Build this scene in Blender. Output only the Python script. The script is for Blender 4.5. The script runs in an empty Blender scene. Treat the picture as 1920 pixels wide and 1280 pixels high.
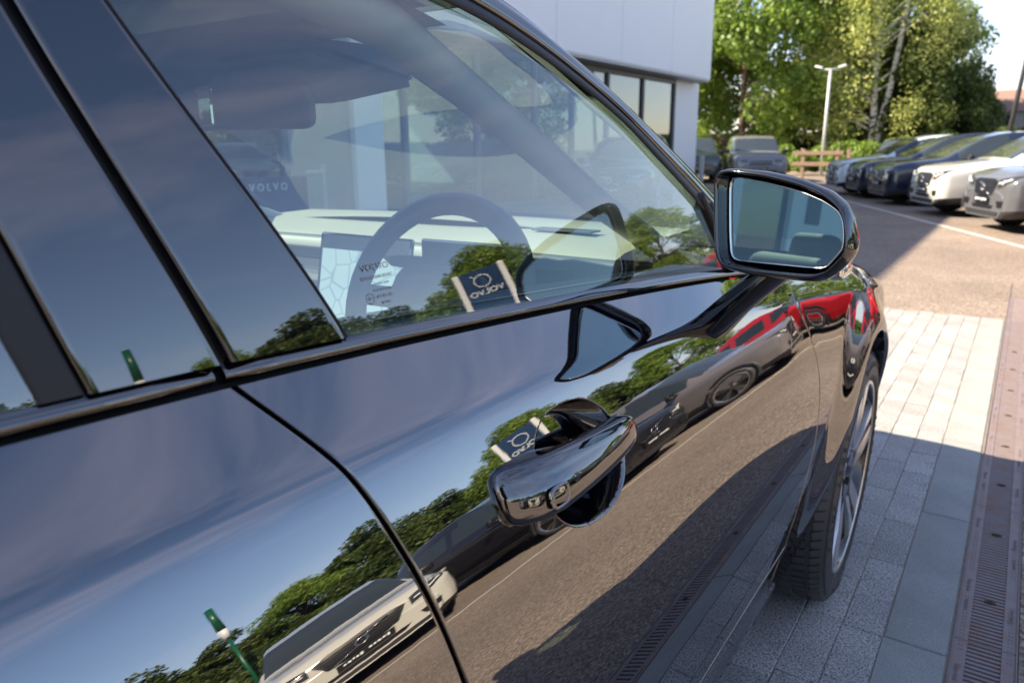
import bpy, bmesh, math, random
import numpy as np
from mathutils import Vector, Matrix
from mathutils.bvhtree import BVHTree
random.seed(7); rng = np.random.default_rng(7)
S = bpy.context.scene
COL = S.collection
R = math.radians

# ------------------------------------------------------------------ camera
cam_d = bpy.data.cameras.new('camera'); cam = bpy.data.objects.new('camera', cam_d); COL.objects.link(cam)
S.camera = cam
_r = (0.8281, 0.5605, -0.0087); _u = (-0.133, 0.2116, 0.9683); _f = (-0.5445, 0.8007, -0.2498)
Mx = Matrix(((_r[0], _u[0], -_f[0], 0), (_r[1], _u[1], -_f[1], 0), (_r[2], _u[2], -_f[2], 1.38), (0, 0, 0, 1)))
cam.matrix_world = Mx
cam_d.sensor_width = 36; cam_d.lens = 26.25; cam_d.clip_start = 0.02; cam_d.clip_end = 2000
cam_d.dof.use_dof = True; cam_d.dof.focus_distance = 1.02; cam_d.dof.aperture_fstop = 6.5
# ------------------------------------------------------------------ light
SUN = Vector((-1.05, -0.62, 1.0)).normalized()
el = math.asin(SUN.z); az = math.atan2(SUN.x, SUN.y)
W = bpy.data.worlds.new('World'); S.world = W; W.use_nodes = True
nt = W.node_tree; bg = nt.nodes['Background']
sky = nt.nodes.new('ShaderNodeTexSky'); sky.sky_type = 'NISHITA'; sky.sun_disc = False
sky.sun_elevation = el; sky.sun_rotation = az % (2 * math.pi); sky.air_density = 1.0; sky.dust_density = 0.4; sky.ozone_density = 2.2
tc = nt.nodes.new('ShaderNodeTexCoord')
mp = nt.nodes.new('ShaderNodeMapping'); mp.inputs['Scale'].default_value = (1.6, 1.0, 4.2); mp.inputs['Rotation'].default_value = (0.15, 0.1, 0.5)
nz = nt.nodes.new('ShaderNodeTexNoise'); nz.inputs['Scale'].default_value = 1.7; nz.inputs['Detail'].default_value = 7; nz.inputs['Roughness'].default_value = 0.55; nz.inputs['Distortion'].default_value = 0.7
cr = nt.nodes.new('ShaderNodeValToRGB'); cr.color_ramp.elements[0].position = 0.40; cr.color_ramp.elements[0].color = (0, 0, 0, 1)
cr.color_ramp.elements[1].position = 0.78; cr.color_ramp.elements[1].color = (0.42, 0.42, 0.42, 1)
mx = nt.nodes.new('ShaderNodeMixRGB'); mx.inputs[2].default_value = (6.3, 6.1, 6.9, 1)
nt.links.new(tc.outputs['Generated'], mp.inputs[0]); nt.links.new(mp.outputs[0], nz.inputs['Vector'])
nt.links.new(nz.outputs['Fac'], cr.inputs[0]); sz = nt.nodes.new('ShaderNodeSeparateXYZ'); nt.links.new(tc.outputs['Generated'], sz.inputs[0])
mz = nt.nodes.new('ShaderNodeMapRange'); mz.inputs[1].default_value = 0.2; mz.inputs[2].default_value = 0.9; mz.inputs[3].default_value = 1.0; mz.inputs[4].default_value = 0.62; nt.links.new(sz.outputs[2], mz.inputs[0])
cm = nt.nodes.new('ShaderNodeMath'); cm.operation = 'MULTIPLY'; nt.links.new(cr.outputs[0], cm.inputs[0]); nt.links.new(mz.outputs[0], cm.inputs[1]); nt.links.new(cm.outputs[0], mx.inputs[0]); nt.links.new(sky.outputs[0], mx.inputs[1])
tn = nt.nodes.new('ShaderNodeVectorMath'); tn.operation = 'MULTIPLY'; tn.inputs[1].default_value = (1.0, 0.92, 0.93); nt.links.new(mx.outputs[0], tn.inputs[0]); nt.links.new(tn.outputs[0], bg.inputs[0]); bg.inputs[1].default_value = 0.098
sl = bpy.data.lights.new('sun', 'SUN'); sl.energy = 5.0; sl.angle = R(0.53); sl.color = (1, 0.85, 0.65)
so = bpy.data.objects.new('sun', sl); COL.objects.link(so); so.rotation_euler = SUN.to_track_quat('Z', 'Y').to_euler()
S.view_settings.view_transform = 'Standard'; S.view_settings.look = 'None'; S.view_settings.gamma = 1; S.view_settings.use_curve_mapping = False
S.view_settings.exposure = 1.72

# ------------------------------------------------------------------ helpers
def link(o, parent=None):
    COL.objects.link(o)
    if parent is not None: o.parent = parent
    return o
def tag(o, label=None, cat=None, group=None, kind=None):
    if label: o['label'] = label
    if cat: o['category'] = cat
    if group: o['group'] = group
    if kind: o['kind'] = kind
    return o
def empty(name, loc=(0, 0, 0), rz=0):
    o = bpy.data.objects.new(name, None); o.location = loc; o.rotation_euler = (0, 0, rz); o.empty_display_size = 0.2
    COL.objects.link(o); return o
def mesh_obj(name, verts, faces, mats, parent=None, smooth=True, mi=None, autosm=None):
    me = bpy.data.meshes.new(name)
    me.from_pydata([tuple(map(float, v)) for v in verts], [], [tuple(f) for f in faces])
    if not isinstance(mats, (list, tuple)): mats = [mats]
    for m in mats: me.materials.append(m)
    if mi is not None: me.polygons.foreach_set('material_index', mi)
    if smooth: me.polygons.foreach_set('use_smooth', [True] * len(me.polygons))
    me.update()
    o = bpy.data.objects.new(name, me)
    return link(o, parent)
def bm_obj(name, bm, mat, parent=None, smooth=False, sharp=None):
    me = bpy.data.meshes.new(name); 
    bmesh.ops.recalc_face_normals(bm, faces=bm.faces)
    if sharp is not None:
        for e in bm.edges:
            if len(e.link_faces) == 2 and e.calc_face_angle(0) > sharp: e.smooth = False
    for f in bm.faces: f.smooth = smooth or sharp is not None
    bm.to_mesh(me); bm.free()
    for m in (mat if isinstance(mat, (list, tuple)) else [mat]): me.materials.append(m)
    return link(bpy.data.objects.new(name, me), parent)
def add_box(bm, c, s, bev=0, rot=None, seg=1, mi=0):
    r = bmesh.ops.create_cube(bm, size=1)
    vs = r['verts']
    for v in vs: v.co = Vector((v.co.x * s[0], v.co.y * s[1], v.co.z * s[2]))
    es = list({e for v in vs for e in v.link_edges})
    if bev:
        rr = bmesh.ops.bevel(bm, geom=es, offset=bev, segments=seg, affect='EDGES', profile=0.5)
        vs = list({v for f in rr['faces'] for v in f.verts} | {v for v in vs if v.is_valid})
    M = Matrix.Translation(c) @ (rot.to_4x4() if rot else Matrix.Identity(4))
    for v in vs: v.co = M @ v.co
    return vs
def add_tube(bm, pts, rad, n=10, cap=True, sq=1.0):
    pts = [Vector(p) for p in pts]
    if not isinstance(rad, (list, tuple)): rad = [rad] * len(pts)
    rings = []; t0 = (pts[1] - pts[0]).normalized()
    up = Vector((0, 0, 1)) if abs(t0.z) < 0.9 else Vector((1, 0, 0))
    a = t0.cross(up).normalized()
    for i, p in enumerate(pts):
        t = (pts[min(i + 1, len(pts) - 1)] - pts[max(i - 1, 0)]).normalized()
        a = (a - t * a.dot(t)).normalized(); b = t.cross(a)
        rings.append([bm.verts.new(p + (a * math.cos(2 * math.pi * k / n) + b * math.sin(2 * math.pi * k / n) * sq) * rad[i]) for k in range(n)])
    for i in range(len(rings) - 1):
        for k in range(n):
            bm.faces.new((rings[i][k], rings[i][(k + 1) % n], rings[i + 1][(k + 1) % n], rings[i + 1][k]))
    if cap:
        bm.faces.new(rings[0][::-1]); bm.faces.new(rings[-1])
def add_cyl(bm, c, axis, r, h, n=24, r2=None):
    axis = Vector(axis).normalized(); c = Vector(c)
    add_tube(bm, [c - axis * h / 2, c + axis * h / 2], [r, r if r2 is None else r2], n)
def grid_faces(nu, nv, off=0, wrap=False):
    F = []
    for i in range(nu - 1):
        for j in range(nv - 1 if not wrap else nv):
            a = off + i * nv + j; b = off + i * nv + (j + 1) % nv
            F.append((a, b, b + nv, a + nv))
    return F
def lerp(x, xs, ys): return float(np.interp(x, xs, ys))
def smooth_curve(xs, ys):
    """monotone-ish cubic (Catmull-Rom on arbitrary knots)"""
    xs = np.array(xs, float); ys = np.array(ys, float)
    m = np.gradient(ys, xs)
    def f(x):
        x = np.clip(x, xs[0], xs[-1]); i = np.clip(np.searchsorted(xs, x) - 1, 0, len(xs) - 2)
        h = xs[i + 1] - xs[i]; t = (x - xs[i]) / h
        return (2*t**3 - 3*t**2 + 1) * ys[i] + (t**3 - 2*t**2 + t) * h * m[i] + (-2*t**3 + 3*t**2) * ys[i + 1] + (t**3 - t**2) * h * m[i + 1]
    return f
def text_mesh(name, body, size, mat, M, parent=None, extrude=0.0005, align='CENTER', sx=1.0):
    c = bpy.data.curves.new(name, 'FONT'); c.body = body; c.size = size; c.align_x = align; c.align_y = 'CENTER'; c.extrude = extrude; c.resolution_u = 3
    o = bpy.data.objects.new(name, c); COL.objects.link(o)
    bpy.context.view_layer.update()
    me = bpy.data.meshes.new_from_object(o.evaluated_get(bpy.context.evaluated_depsgraph_get()))
    bpy.data.objects.remove(o)
    me.transform(M @ Matrix.Diagonal((sx, 1, 1, 1))); me.name = name; me.materials.clear(); me.materials.append(mat)
    return link(bpy.data.objects.new(name, me), parent)
def frame(o, x, z):
    """matrix with origin o, local x axis x, local normal z"""
    x = Vector(x).normalized(); z = Vector(z).normalized(); y = z.cross(x).normalized(); x = y.cross(z)
    return Matrix(((x.x, y.x, z.x, o[0]), (x.y, y.y, z.y, o[1]), (x.z, y.z, z.z, o[2]), (0, 0, 0, 1)))
def copy_tree(o, parent=None):
    c = o.copy(); COL.objects.link(c); c.parent = parent
    for ch in list(o.children): copy_tree(ch, c)
    return c

# ------------------------------------------------------------------ materials
def mat(name, col, rough=0.5, metal=0, ior=1.5, coat=0, var=0, vscale=8, bump=0, bscale=60, bdist=0.001, emit=None, trans=0):
    m = bpy.data.materials.new(name); m.use_nodes = True; t = m.node_tree; p = t.nodes['Principled BSDF']
    p.inputs['Base Color'].default_value = (*col, 1); p.inputs['Roughness'].default_value = rough; p.inputs['Metallic'].default_value = metal
    p.inputs['IOR'].default_value = ior; p.inputs['Coat Weight'].default_value = coat; p.inputs['Coat Roughness'].default_value = 0.03
    if trans: p.inputs['Transmission Weight'].default_value = trans
    if emit: p.inputs['Emission Color'].default_value = (*emit[:3], 1); p.inputs['Emission Strength'].default_value = emit[3]
    tcn = t.nodes.new('ShaderNodeTexCoord')
    if var:
        n = t.nodes.new('ShaderNodeTexNoise'); n.inputs['Scale'].default_value = vscale; n.inputs['Detail'].default_value = 5
        mm = t.nodes.new('ShaderNodeMapRange'); mm.inputs[3].default_value = 1 - var; mm.inputs[4].default_value = 1 + var
        mul = t.nodes.new('ShaderNodeVectorMath'); mul.operation = 'SCALE'; mul.inputs[0].default_value = col
        t.links.new(tcn.outputs['Object'], n.inputs['Vector']); t.links.new(n.outputs['Fac'], mm.inputs[0]); t.links.new(mm.outputs[0], mul.inputs['Scale']); t.links.new(mul.outputs[0], p.inputs['Base Color'])
    if bump:
        n = t.nodes.new('ShaderNodeTexNoise'); n.inputs['Scale'].default_value = bscale; n.inputs['Detail'].default_value = 3
        b = t.nodes.new('ShaderNodeBump'); b.inputs['Strength'].default_value = bump; b.inputs['Distance'].default_value = bdist
        t.links.new(tcn.outputs['Object'], n.inputs['Vector']); t.links.new(n.outputs['Fac'], b.inputs['Height']); t.links.new(b.outputs[0], p.inputs['Normal'])
    return m
def thin_glass(name, tint, ior=1.5, rough=0.0, body=None):
    """window pane: clear tinted transmission under a mirror-like surface reflection"""
    m = bpy.data.materials.new(name); m.use_nodes = True; t = m.node_tree; t.nodes.clear()
    o = t.nodes.new('ShaderNodeOutputMaterial'); tr = t.nodes.new('ShaderNodeBsdfTransparent'); tr.inputs[0].default_value = (*tint, 1)
    g = t.nodes.new('ShaderNodeBsdfGlossy'); g.inputs['Roughness'].default_value = rough; g.inputs[0].default_value = (1, 1, 1, 1)
    f0 = ((ior - 1) / (ior + 1)) ** 2
    ge = t.nodes.new('ShaderNodeNewGeometry'); dt = t.nodes.new('ShaderNodeVectorMath'); dt.operation = 'DOT_PRODUCT'; t.links.new(ge.outputs['Incoming'], dt.inputs[0]); t.links.new(ge.outputs['Normal'], dt.inputs[1])
    ab = t.nodes.new('ShaderNodeMath'); ab.operation = 'ABSOLUTE'; t.links.new(dt.outputs['Value'], ab.inputs[0])
    om = t.nodes.new('ShaderNodeMath'); om.operation = 'SUBTRACT'; om.inputs[0].default_value = 1; t.links.new(ab.outputs[0], om.inputs[1])
    pw = t.nodes.new('ShaderNodeMath'); pw.operation = 'POWER'; pw.inputs[1].default_value = 5; t.links.new(om.outputs[0], pw.inputs[0])
    f = t.nodes.new('ShaderNodeMath'); f.operation = 'MULTIPLY_ADD'; f.inputs[1].default_value = 1 - f0; f.inputs[2].default_value = f0; t.links.new(pw.outputs[0], f.inputs[0])
    mxs = t.nodes.new('ShaderNodeMixShader'); t.links.new(f.outputs[0], mxs.inputs[0]); t.links.new(tr.outputs[0], mxs.inputs[1]); t.links.new(g.outputs[0], mxs.inputs[2]); t.links.new(mxs.outputs[0], o.inputs[0])
    return m
M = {}
M['paint'] = mat('gloss_black_paint', (0.003, 0.003, 0.005), 0.012, ior=3.0, bump=1, bscale=16, bdist=0.00007)
_pn = [n for n in M['paint'].node_tree.nodes if n.type == 'TEX_NOISE'][0]; _pn.inputs['Detail'].default_value = 5; _pn.inputs['Roughness'].default_value = 0.42
M['trimgloss'] = mat('gloss_black_trim', (0.003, 0.003, 0.004), 0.02, ior=2.5)
M['panelgloss'] = mat('gloss_pillar_panel', (0.003, 0.003, 0.005), 0.015, ior=2.15, bump=1, bscale=9, bdist=0.00003)
M['rubber'] = mat('black_rubber', (0.012, 0.012, 0.013), 0.55, bump=0.3, bscale=300, bdist=0.0005)
M['rubber_grey'] = mat('grey_rubber_seal', (0.045, 0.045, 0.05), 0.45)
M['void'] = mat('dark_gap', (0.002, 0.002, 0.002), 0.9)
M['chrome'] = mat('bright_metal', (0.75, 0.75, 0.75), 0.12, metal=1)
M['handle'] = mat('gloss_handle_paint', (0.004, 0.004, 0.006), 0.02, ior=2.35)
M['mirrorshell'] = mat('gloss_black_mirror_shell', (0.004, 0.004, 0.005), 0.04, ior=1.9)
M['tyre'] = mat('tyre_rubber', (0.045, 0.045, 0.046), 0.5, bump=0.3, bscale=150, bdist=0.001, var=.25, vscale=20)
M['rimdark'] = mat('gloss_dark_wheel', (0.012, 0.012, 0.013), 0.15, ior=1.7)
M['rimcut'] = mat('diamond_cut_metal', (0.82, 0.82, 0.82), 0.28, metal=1, bump=0.2, bscale=400, bdist=0.0002)
M['carglass'] = thin_glass('car_side_glass', (0.70, 0.83, 0.80), 2.35)
M['windscreen'] = thin_glass('windscreen_glass', (0.78, 0.88, 0.84), 1.6)
M['buildglass'] = thin_glass('showroom_glass', (0.35, 0.42, 0.42), 2.2)
M['mirror'] = mat('mirror_glass', (0.42, 0.55, 0.56), 0.003, metal=1)
M['rim_line'] = mat('mirror_edge', (0.8, 0.85, 0.86), 0.2, metal=1)
M['headliner'] = mat('light_headliner_cloth', (0.42, 0.41, 0.38), 0.9, bump=0.3, bscale=700, bdist=0.0006, var=0.06)
M['dashtop'] = mat('cream_dashboard', (0.27, 0.27, 0.225), 0.6, var=0.06, bump=0.2, bscale=400, bdist=0.0004)
M['dashdark'] = mat('slate_dash_trim', (0.035, 0.042, 0.052), 0.5)
M['wheelleather'] = mat('slate_leather', (0.05, 0.06, 0.075), 0.42, bump=0.3, bscale=500, bdist=0.0003)
M['seat'] = mat('seat_cloth', (0.18, 0.18, 0.18), 0.85, var=.15)
M['redseat'] = mat('door_panel_fabric', (0.3, 0.09, 0.05), 0.7, var=.3, vscale=20)
M['white_print'] = mat('white_print', (0.75, 0.78, 0.78), 0.6)
M['grey_print'] = mat('etched_print', (0.30, 0.32, 0.33), 0.6)
M['bluesign'] = mat('navy_sign', (0.012, 0.035, 0.09), 0.25, ior=1.5)

def asphalt():
    m = bpy.data.materials.new('warm_asphalt'); m.use_nodes = True; t = m.node_tree; p = t.nodes['Principled BSDF']; p.inputs['Roughness'].default_value = 0.85
    N = t.nodes.new; L = t.links.new
    c = N('ShaderNodeTexCoord'); v = N('ShaderNodeTexVoronoi'); v.inputs['Scale'].default_value = 95; L(c.outputs['Object'], v.inputs['Vector'])
    n1 = N('ShaderNodeTexNoise'); n1.inputs['Scale'].default_value = 60; n1.inputs['Detail'].default_value = 6; L(c.outputs['Object'], n1.inputs['Vector'])
    n2 = N('ShaderNodeTexNoise'); n2.inputs['Scale'].default_value = 0.5; n2.inputs['Detail'].default_value = 9; n2.inputs['Roughness'].default_value = 0.65; L(c.outputs['Object'], n2.inputs['Vector'])
    bw = N('ShaderNodeSeparateColor'); L(v.outputs['Color'], bw.inputs[0])
    r = N('ShaderNodeValToRGB'); e = r.color_ramp.elements; e[0].position = 0.0; e[0].color = (0.10, 0.079, 0.062, 1); e[1].position = 1; e[1].color = (0.40, 0.33, 0.27, 1)
    a = r.color_ramp.elements.new(0.55); a.color = (0.235, 0.186, 0.146, 1); b = r.color_ramp.elements.new(0.9); b.color = (0.32, 0.257, 0.205, 1)
    L(bw.outputs[0], r.inputs[0])
    mr = N('ShaderNodeMapRange'); mr.inputs[1].default_value = 0.3; mr.inputs[2].default_value = 0.7; mr.inputs[3].default_value = 0.74; mr.inputs[4].default_value = 1.2; L(n2.outputs['Fac'], mr.inputs[0])
    mr1 = N('ShaderNodeMapRange'); mr1.inputs[1].default_value = 0.3; mr1.inputs[2].default_value = 0.7; mr1.inputs[3].default_value = 0.8; mr1.inputs[4].default_value = 1.2; L(n1.outputs['Fac'], mr1.inputs[0])
    mm = N('ShaderNodeMath'); mm.operation = 'MULTIPLY'; L(mr.outputs[0], mm.inputs[0]); L(mr1.outputs[0], mm.inputs[1])
    s = N('ShaderNodeVectorMath'); s.operation = 'SCALE'; L(r.outputs[0], s.inputs[0]); L(mm.outputs[0], s.inputs['Scale']); L(s.outputs[0], p.inputs['Base Color'])
    bp = N('ShaderNodeBump'); bp.inputs['Strength'].default_value = 0.9; bp.inputs['Distance'].default_value = 0.004
    ad = N('ShaderNodeMath'); ad.operation = 'ADD'; L(v.outputs['Distance'], ad.inputs[0]); L(n1.outputs['Fac'], ad.inputs[1]); L(ad.outputs[0], bp.inputs['Height']); L(bp.outputs[0], p.inputs['Normal'])
    return m
M['asphalt'] = asphalt()
def granite(name, lo, mid, hi, scale, bstr=0.8, island=0.12, p1=.38, p2=.52):
    m = bpy.data.materials.new(name); m.use_nodes = True; t = m.node_tree; p = t.nodes['Principled BSDF']; p.inputs['Roughness'].default_value = 0.8
    N = t.nodes.new; L = t.links.new
    c = N('ShaderNodeTexCoord'); n = N('ShaderNodeTexNoise'); n.inputs['Scale'].default_value = scale; n.inputs['Detail'].default_value = 3; n.inputs['Roughness'].default_value = 0.7; L(c.outputs['Object'], n.inputs['Vector'])
    r = N('ShaderNodeValToRGB'); e = r.color_ramp.elements; e[0].position = p1; e[0].color = (*lo, 1); e[1].position = 0.66; e[1].color = (*hi, 1); q = e.new(p2); q.color = (*mid, 1)
    L(n.outputs['Fac'], r.inputs[0])
    oi = N('ShaderNodeObjectInfo'); mr = N('ShaderNodeMapRange'); mr.inputs[3].default_value = 1 - island; mr.inputs[4].default_value = 1 + island; L(oi.outputs['Random'], mr.inputs[0])
    n2 = N('ShaderNodeTexNoise'); n2.inputs['Scale'].default_value = 5; n2.inputs['Detail'].default_value = 4; L(c.outputs['Object'], n2.inputs['Vector'])
    mr2 = N('ShaderNodeMapRange'); mr2.inputs[1].default_value = .3; mr2.inputs[2].default_value = .7; mr2.inputs[3].default_value = 0.88; mr2.inputs[4].default_value = 1.1; L(n2.outputs['Fac'], mr2.inputs[0])
    mm = N('ShaderNodeMath'); mm.operation = 'MULTIPLY'; L(mr.outputs[0], mm.inputs[0]); L(mr2.outputs[0], mm.inputs[1])
    s = N('ShaderNodeVectorMath'); s.operation = 'SCALE'; L(r.outputs[0], s.inputs[0]); L(mm.outputs[0], s.inputs['Scale']); L(s.outputs[0], p.inputs['Base Color'])
    bp = N('ShaderNodeBump'); bp.inputs['Strength'].default_value = bstr; bp.inputs['Distance'].default_value = 0.0025; L(n.outputs['Fac'], bp.inputs['Height']); L(bp.outputs[0], p.inputs['Normal'])
    return m
M['granite'] = granite('speckled_granite', (0.06, 0.06, 0.065), (0.35, 0.345, 0.33), (0.56, 0.545, 0.505), 175, p1=.40, p2=.50)
M['kerb'] = granite('smooth_grey_slab', (0.22, 0.23, 0.222), (0.275, 0.285, 0.27), (0.38, 0.385, 0.365), 220, 0.3, 0.06)
M['mortar'] = mat('sand_joint', (0.30, 0.25, 0.19), 0.95, var=.4, vscale=40)
M['iron'] = mat('weathered_cast_iron', (0.19, 0.155, 0.155), 0.55, metal=0.1, bump=0.5, bscale=160, bdist=0.0006)
def _rusty(m):
    t = m.node_tree; p = t.nodes['Principled BSDF']; c = t.nodes['Texture Coordinate']; n = t.nodes.new('ShaderNodeTexNoise'); n.inputs['Scale'].default_value = 14; n.inputs['Detail'].default_value = 8; n.inputs['Roughness'].default_value = .7
    r = t.nodes.new('ShaderNodeValToRGB'); r.color_ramp.elements[0].position = .42; r.color_ramp.elements[0].color = (.21, .18, .18, 1); r.color_ramp.elements[1].position = .80; r.color_ramp.elements[1].color = (.21, .11, .07, 1)
    t.links.new(c.outputs['Object'], n.inputs['Vector']); t.links.new(n.outputs['Fac'], r.inputs[0]); t.links.new(r.outputs[0], p.inputs['Base Color'])
_rusty(M['iron'])
M['rust'] = mat('rusty_slot', (0.05, 0.025, 0.015), 0.9)
M['linepaint'] = mat('worn_white_line', (0.55, 0.52, 0.46), 0.8, var=0.3, vscale=30)
M['whitewall'] = mat('white_cladding', (0.78, 0.79, 0.82), 0.45, var=0.03, vscale=1)
M['winframe'] = mat('grey_aluminium_frame', (0.10, 0.11, 0.12), 0.4)
M['wallgrey'] = mat('grey_inner_wall', (0.32, 0.31, 0.28), 0.8, var=.2, vscale=2)
M['floorin'] = mat('showroom_floor', (0.3, 0.29, 0.27), 0.3)
M['galv'] = mat('galvanised_post', (0.42, 0.43, 0.42), 0.5, var=.1)
M['wood'] = mat('weathered_timber', (0.22, 0.15, 0.10), 0.85, var=.3, vscale=6, bump=.4, bscale=30, bdist=.004)
M['bark'] = mat('brown_bark', (0.10, 0.07, 0.05), 0.9, var=.4, vscale=5, bump=.7, bscale=12, bdist=.03)
def birchbark():
    m = mat('white_birch_bark', (0.62, 0.58, 0.50), 0.8); t = m.node_tree; p = t.nodes['Principled BSDF']
    c = t.nodes['Texture Coordinate']; mpn = t.nodes.new('ShaderNodeMapping'); mpn.inputs['Scale'].default_value = (2, 2, 9); n = t.nodes.new('ShaderNodeTexNoise'); n.inputs['Scale'].default_value = 1.3; n.inputs['Detail'].default_value = 5
    r = t.nodes.new('ShaderNodeValToRGB'); r.color_ramp.elements[0].position = .38; r.color_ramp.elements[0].color = (.05, .04, .03, 1); r.color_ramp.elements[1].position = .46; r.color_ramp.elements[1].color = (.78, .74, .66, 1)
    t.links.new(c.outputs['Object'], mpn.inputs[0]); t.links.new(mpn.outputs[0], n.inputs['Vector']); t.links.new(n.outputs['Fac'], r.inputs[0]); t.links.new(r.outputs[0], p.inputs['Base Color'])
    return m
M['birch'] = birchbark()
def leaf(name, c0, c1, c2, sc=0.35):
    m = bpy.data.materials.new(name); m.use_nodes = True; t = m.node_tree; t.nodes.clear(); N = t.nodes.new; L = t.links.new
    o = N('ShaderNodeOutputMaterial'); g = N('ShaderNodeNewGeometry'); r = N('ShaderNodeValToRGB'); e = r.color_ramp.elements
    e[0].position = 0; e[0].color = (*c0, 1); e[1].position = 1; e[1].color = (*c2, 1); q = e.new(.55); q.color = (*c1, 1)
    c = N('ShaderNodeTexCoord'); n = N('ShaderNodeTexNoise'); n.inputs['Scale'].default_value = sc; n.inputs['Detail'].default_value = 4; L(c.outputs['Object'], n.inputs['Vector'])
    mr = N('ShaderNodeMapRange'); mr.inputs[1].default_value = .3; mr.inputs[2].default_value = .7; L(n.outputs['Fac'], mr.inputs[0])
    mi = N('ShaderNodeMix'); mi.inputs[0].default_value = 0.5; L(mr.outputs[0], mi.inputs[2]); L(g.outputs['Random Per Island'], mi.inputs[3]); L(mi.outputs[0], r.inputs[0])
    d = N('ShaderNodeBsdfPrincipled'); d.inputs['Roughness'].default_value = 0.5; L(r.outputs[0], d.inputs['Base Color'])
    tl = N('ShaderNodeBsdfTranslucent'); L(r.outputs[0], tl.inputs[0]); ms = N('ShaderNodeMixShader'); ms.inputs[0].default_value = 0.5
    L(d.outputs[0], ms.inputs[1]); L(tl.outputs[0], ms.inputs[2]); L(ms.outputs[0], o.inputs[0])
    return m
M['leafA'] = leaf('bright_green_leaves', (0.07, 0.12, 0.02), (0.22, 0.33, 0.05), (0.42, 0.52, 0.10))
M['leafB'] = leaf('yellowing_birch_leaves', (0.20, 0.25, 0.06), (0.44, 0.50, 0.14), (0.64, 0.60, 0.22))
M['leafC'] = leaf('dark_green_leaves', (0.035, 0.058, 0.014), (0.095, 0.14, 0.03), (0.21, 0.25, 0.055))
M['orange'] = mat('orange_brick', (0.55, 0.14, 0.05), 0.85, var=.2)
M['rooftile'] = mat('brown_roof_tiles', (0.22, 0.14, 0.11), 0.8, var=.2)
M['greenpost'] = mat('dark_green_enamel', (0.005, 0.08, 0.035), 0.3)
M['skin'] = mat('skin', (0.5, 0.28, 0.2), 0.5)
M['hair'] = mat('dark_hair', (0.02, 0.013, 0.01), 0.7, bump=.8, bscale=90, bdist=.01)
M['shirt'] = mat('dark_navy_jacket', (0.012, 0.016, 0.03), 0.8, var=.2)
M['trouser'] = mat('dark_trousers', (0.02, 0.02, 0.022), 0.85)
M['phone'] = mat('phone_case', (0.02, 0.02, 0.02), 0.3)
M['lampwhite'] = mat('lamp_head_white', (0.7, 0.71, 0.7), 0.35)

# ------------------------------------------------------------------ ground
o = mesh_obj('ground', [(-400, -400, -0.02), (400, -400, -0.02), (400, 400, -0.02), (-400, 400, -0.02)], [(0, 1, 2, 3)], M['asphalt'], smooth=False); tag(o, kind='structure')
def sheet(name, x0, y0, x1, y1, z, m, kind='structure', parent=None):
    o = mesh_obj(name, [(x0, y0, z), (x1, y0, z), (x1, y1, z), (x0, y1, z)], [(0, 1, 2, 3)], m, parent, smooth=False); tag(o, kind=kind); return o
# car park surface round the drain, 2 mm below the drain's top
PAVE_END = 7.15; DX0, DX1 = -0.006, 0.150
AZ = -0.004
av = [(DX1 + .004, -60, AZ), (60, -60, AZ), (60, PAVE_END, AZ), (DX1 + .004, PAVE_END, AZ), (-60, PAVE_END, AZ), (60, 90, AZ), (-60, 90, AZ)]
o = mesh_obj('car_park', av, [(0, 1, 2, 3), (4, 3, 2, 5, 6)], M['asphalt'], smooth=False); tag(o, kind='structure')
# painted line in front of the parked row
U = Vector((-0.416, 0.909, 0)); Nn = Vector((0.909, 0.416, 0)); O0 = Vector((0.067, 12.53, 0))
def line(name, s0, s1, off, w=0.09):
    a = O0 + U * s0 + Nn * (off - w / 2); b = O0 + U * s1 + Nn * (off - w / 2); c = O0 + U * s1 + Nn * (off + w / 2); d = O0 + U * s0 + Nn * (off + w / 2)
    o = mesh_obj(name, [(v.x, v.y, 0.0) for v in (a, b, c, d)], [(0, 1, 2, 3)], M['linepaint'], smooth=False); tag(o, kind='structure')
line('painted_line', -30, 9.6, 0)

# paving: granite blocks, slab course, drain
pav = sheet('paving', -3.4, -4, DX0 - .002, PAVE_END, -0.0045, M['mortar'])
def stone_mesh(name, w, l, h, bev, m, seed):
    bm = bmesh.new(); rr = random.Random(seed)
    nx, ny = 3, 5
    vs = add_box(bm, (0, 0, -h / 2), (w, l, h), bev, seg=2)
    for v in bm.verts:
        v.co.x += rr.uniform(-.0012, .0012); v.co.y += rr.uniform(-.0015, .0015)
        if v.co.z > -bev * 1.5: v.co.z += rr.uniform(-.0012, .0012)
    o = bm_obj(name, bm, m, smooth=False); me = o.data; bpy.data.objects.remove(o); me.name = name
    return me
rows = []; xr = -0.176
PITCH = 0.112
lens = [0.19, 0.26, 0.335]
smesh = [[stone_mesh('paving_stone', PITCH - .0028, L - .003, .05, .0022, M['granite'], s * 10 + i) for s in range(2)] for i, L in enumerate(lens)]
cnt = 0
for r_ in range(26):
    xc = xr - PITCH * (r_ + .5); y = 0.0 + random.uniform(0, .25) if r_ < 4 else 5.0
    if r_ == 0: y = 0.93
    ylim = PAVE_END
    while y < ylim - .1:
        i = random.choice((0, 1, 1, 2)); L = lens[i]
        if y + L > ylim: L = ylim - y; i = min(range(3), key=lambda k: abs(lens[k] - L))
        ob = bpy.data.objects.new('paving_stone', random.choice(smesh[i])); link(ob, pav)
        ob.location = (xc, y + L / 2, -0.001 + random.uniform(-.0008, .0008)); ob.rotation_euler = (random.uniform(-.004, .004), random.uniform(-.006, .006), random.uniform(-.008, .008) + (math.pi if random.random() < .5 else 0))
        ob.scale = (1, L / lens[i], 1)
        y += L; cnt += 1
print('stones', cnt)
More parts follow.
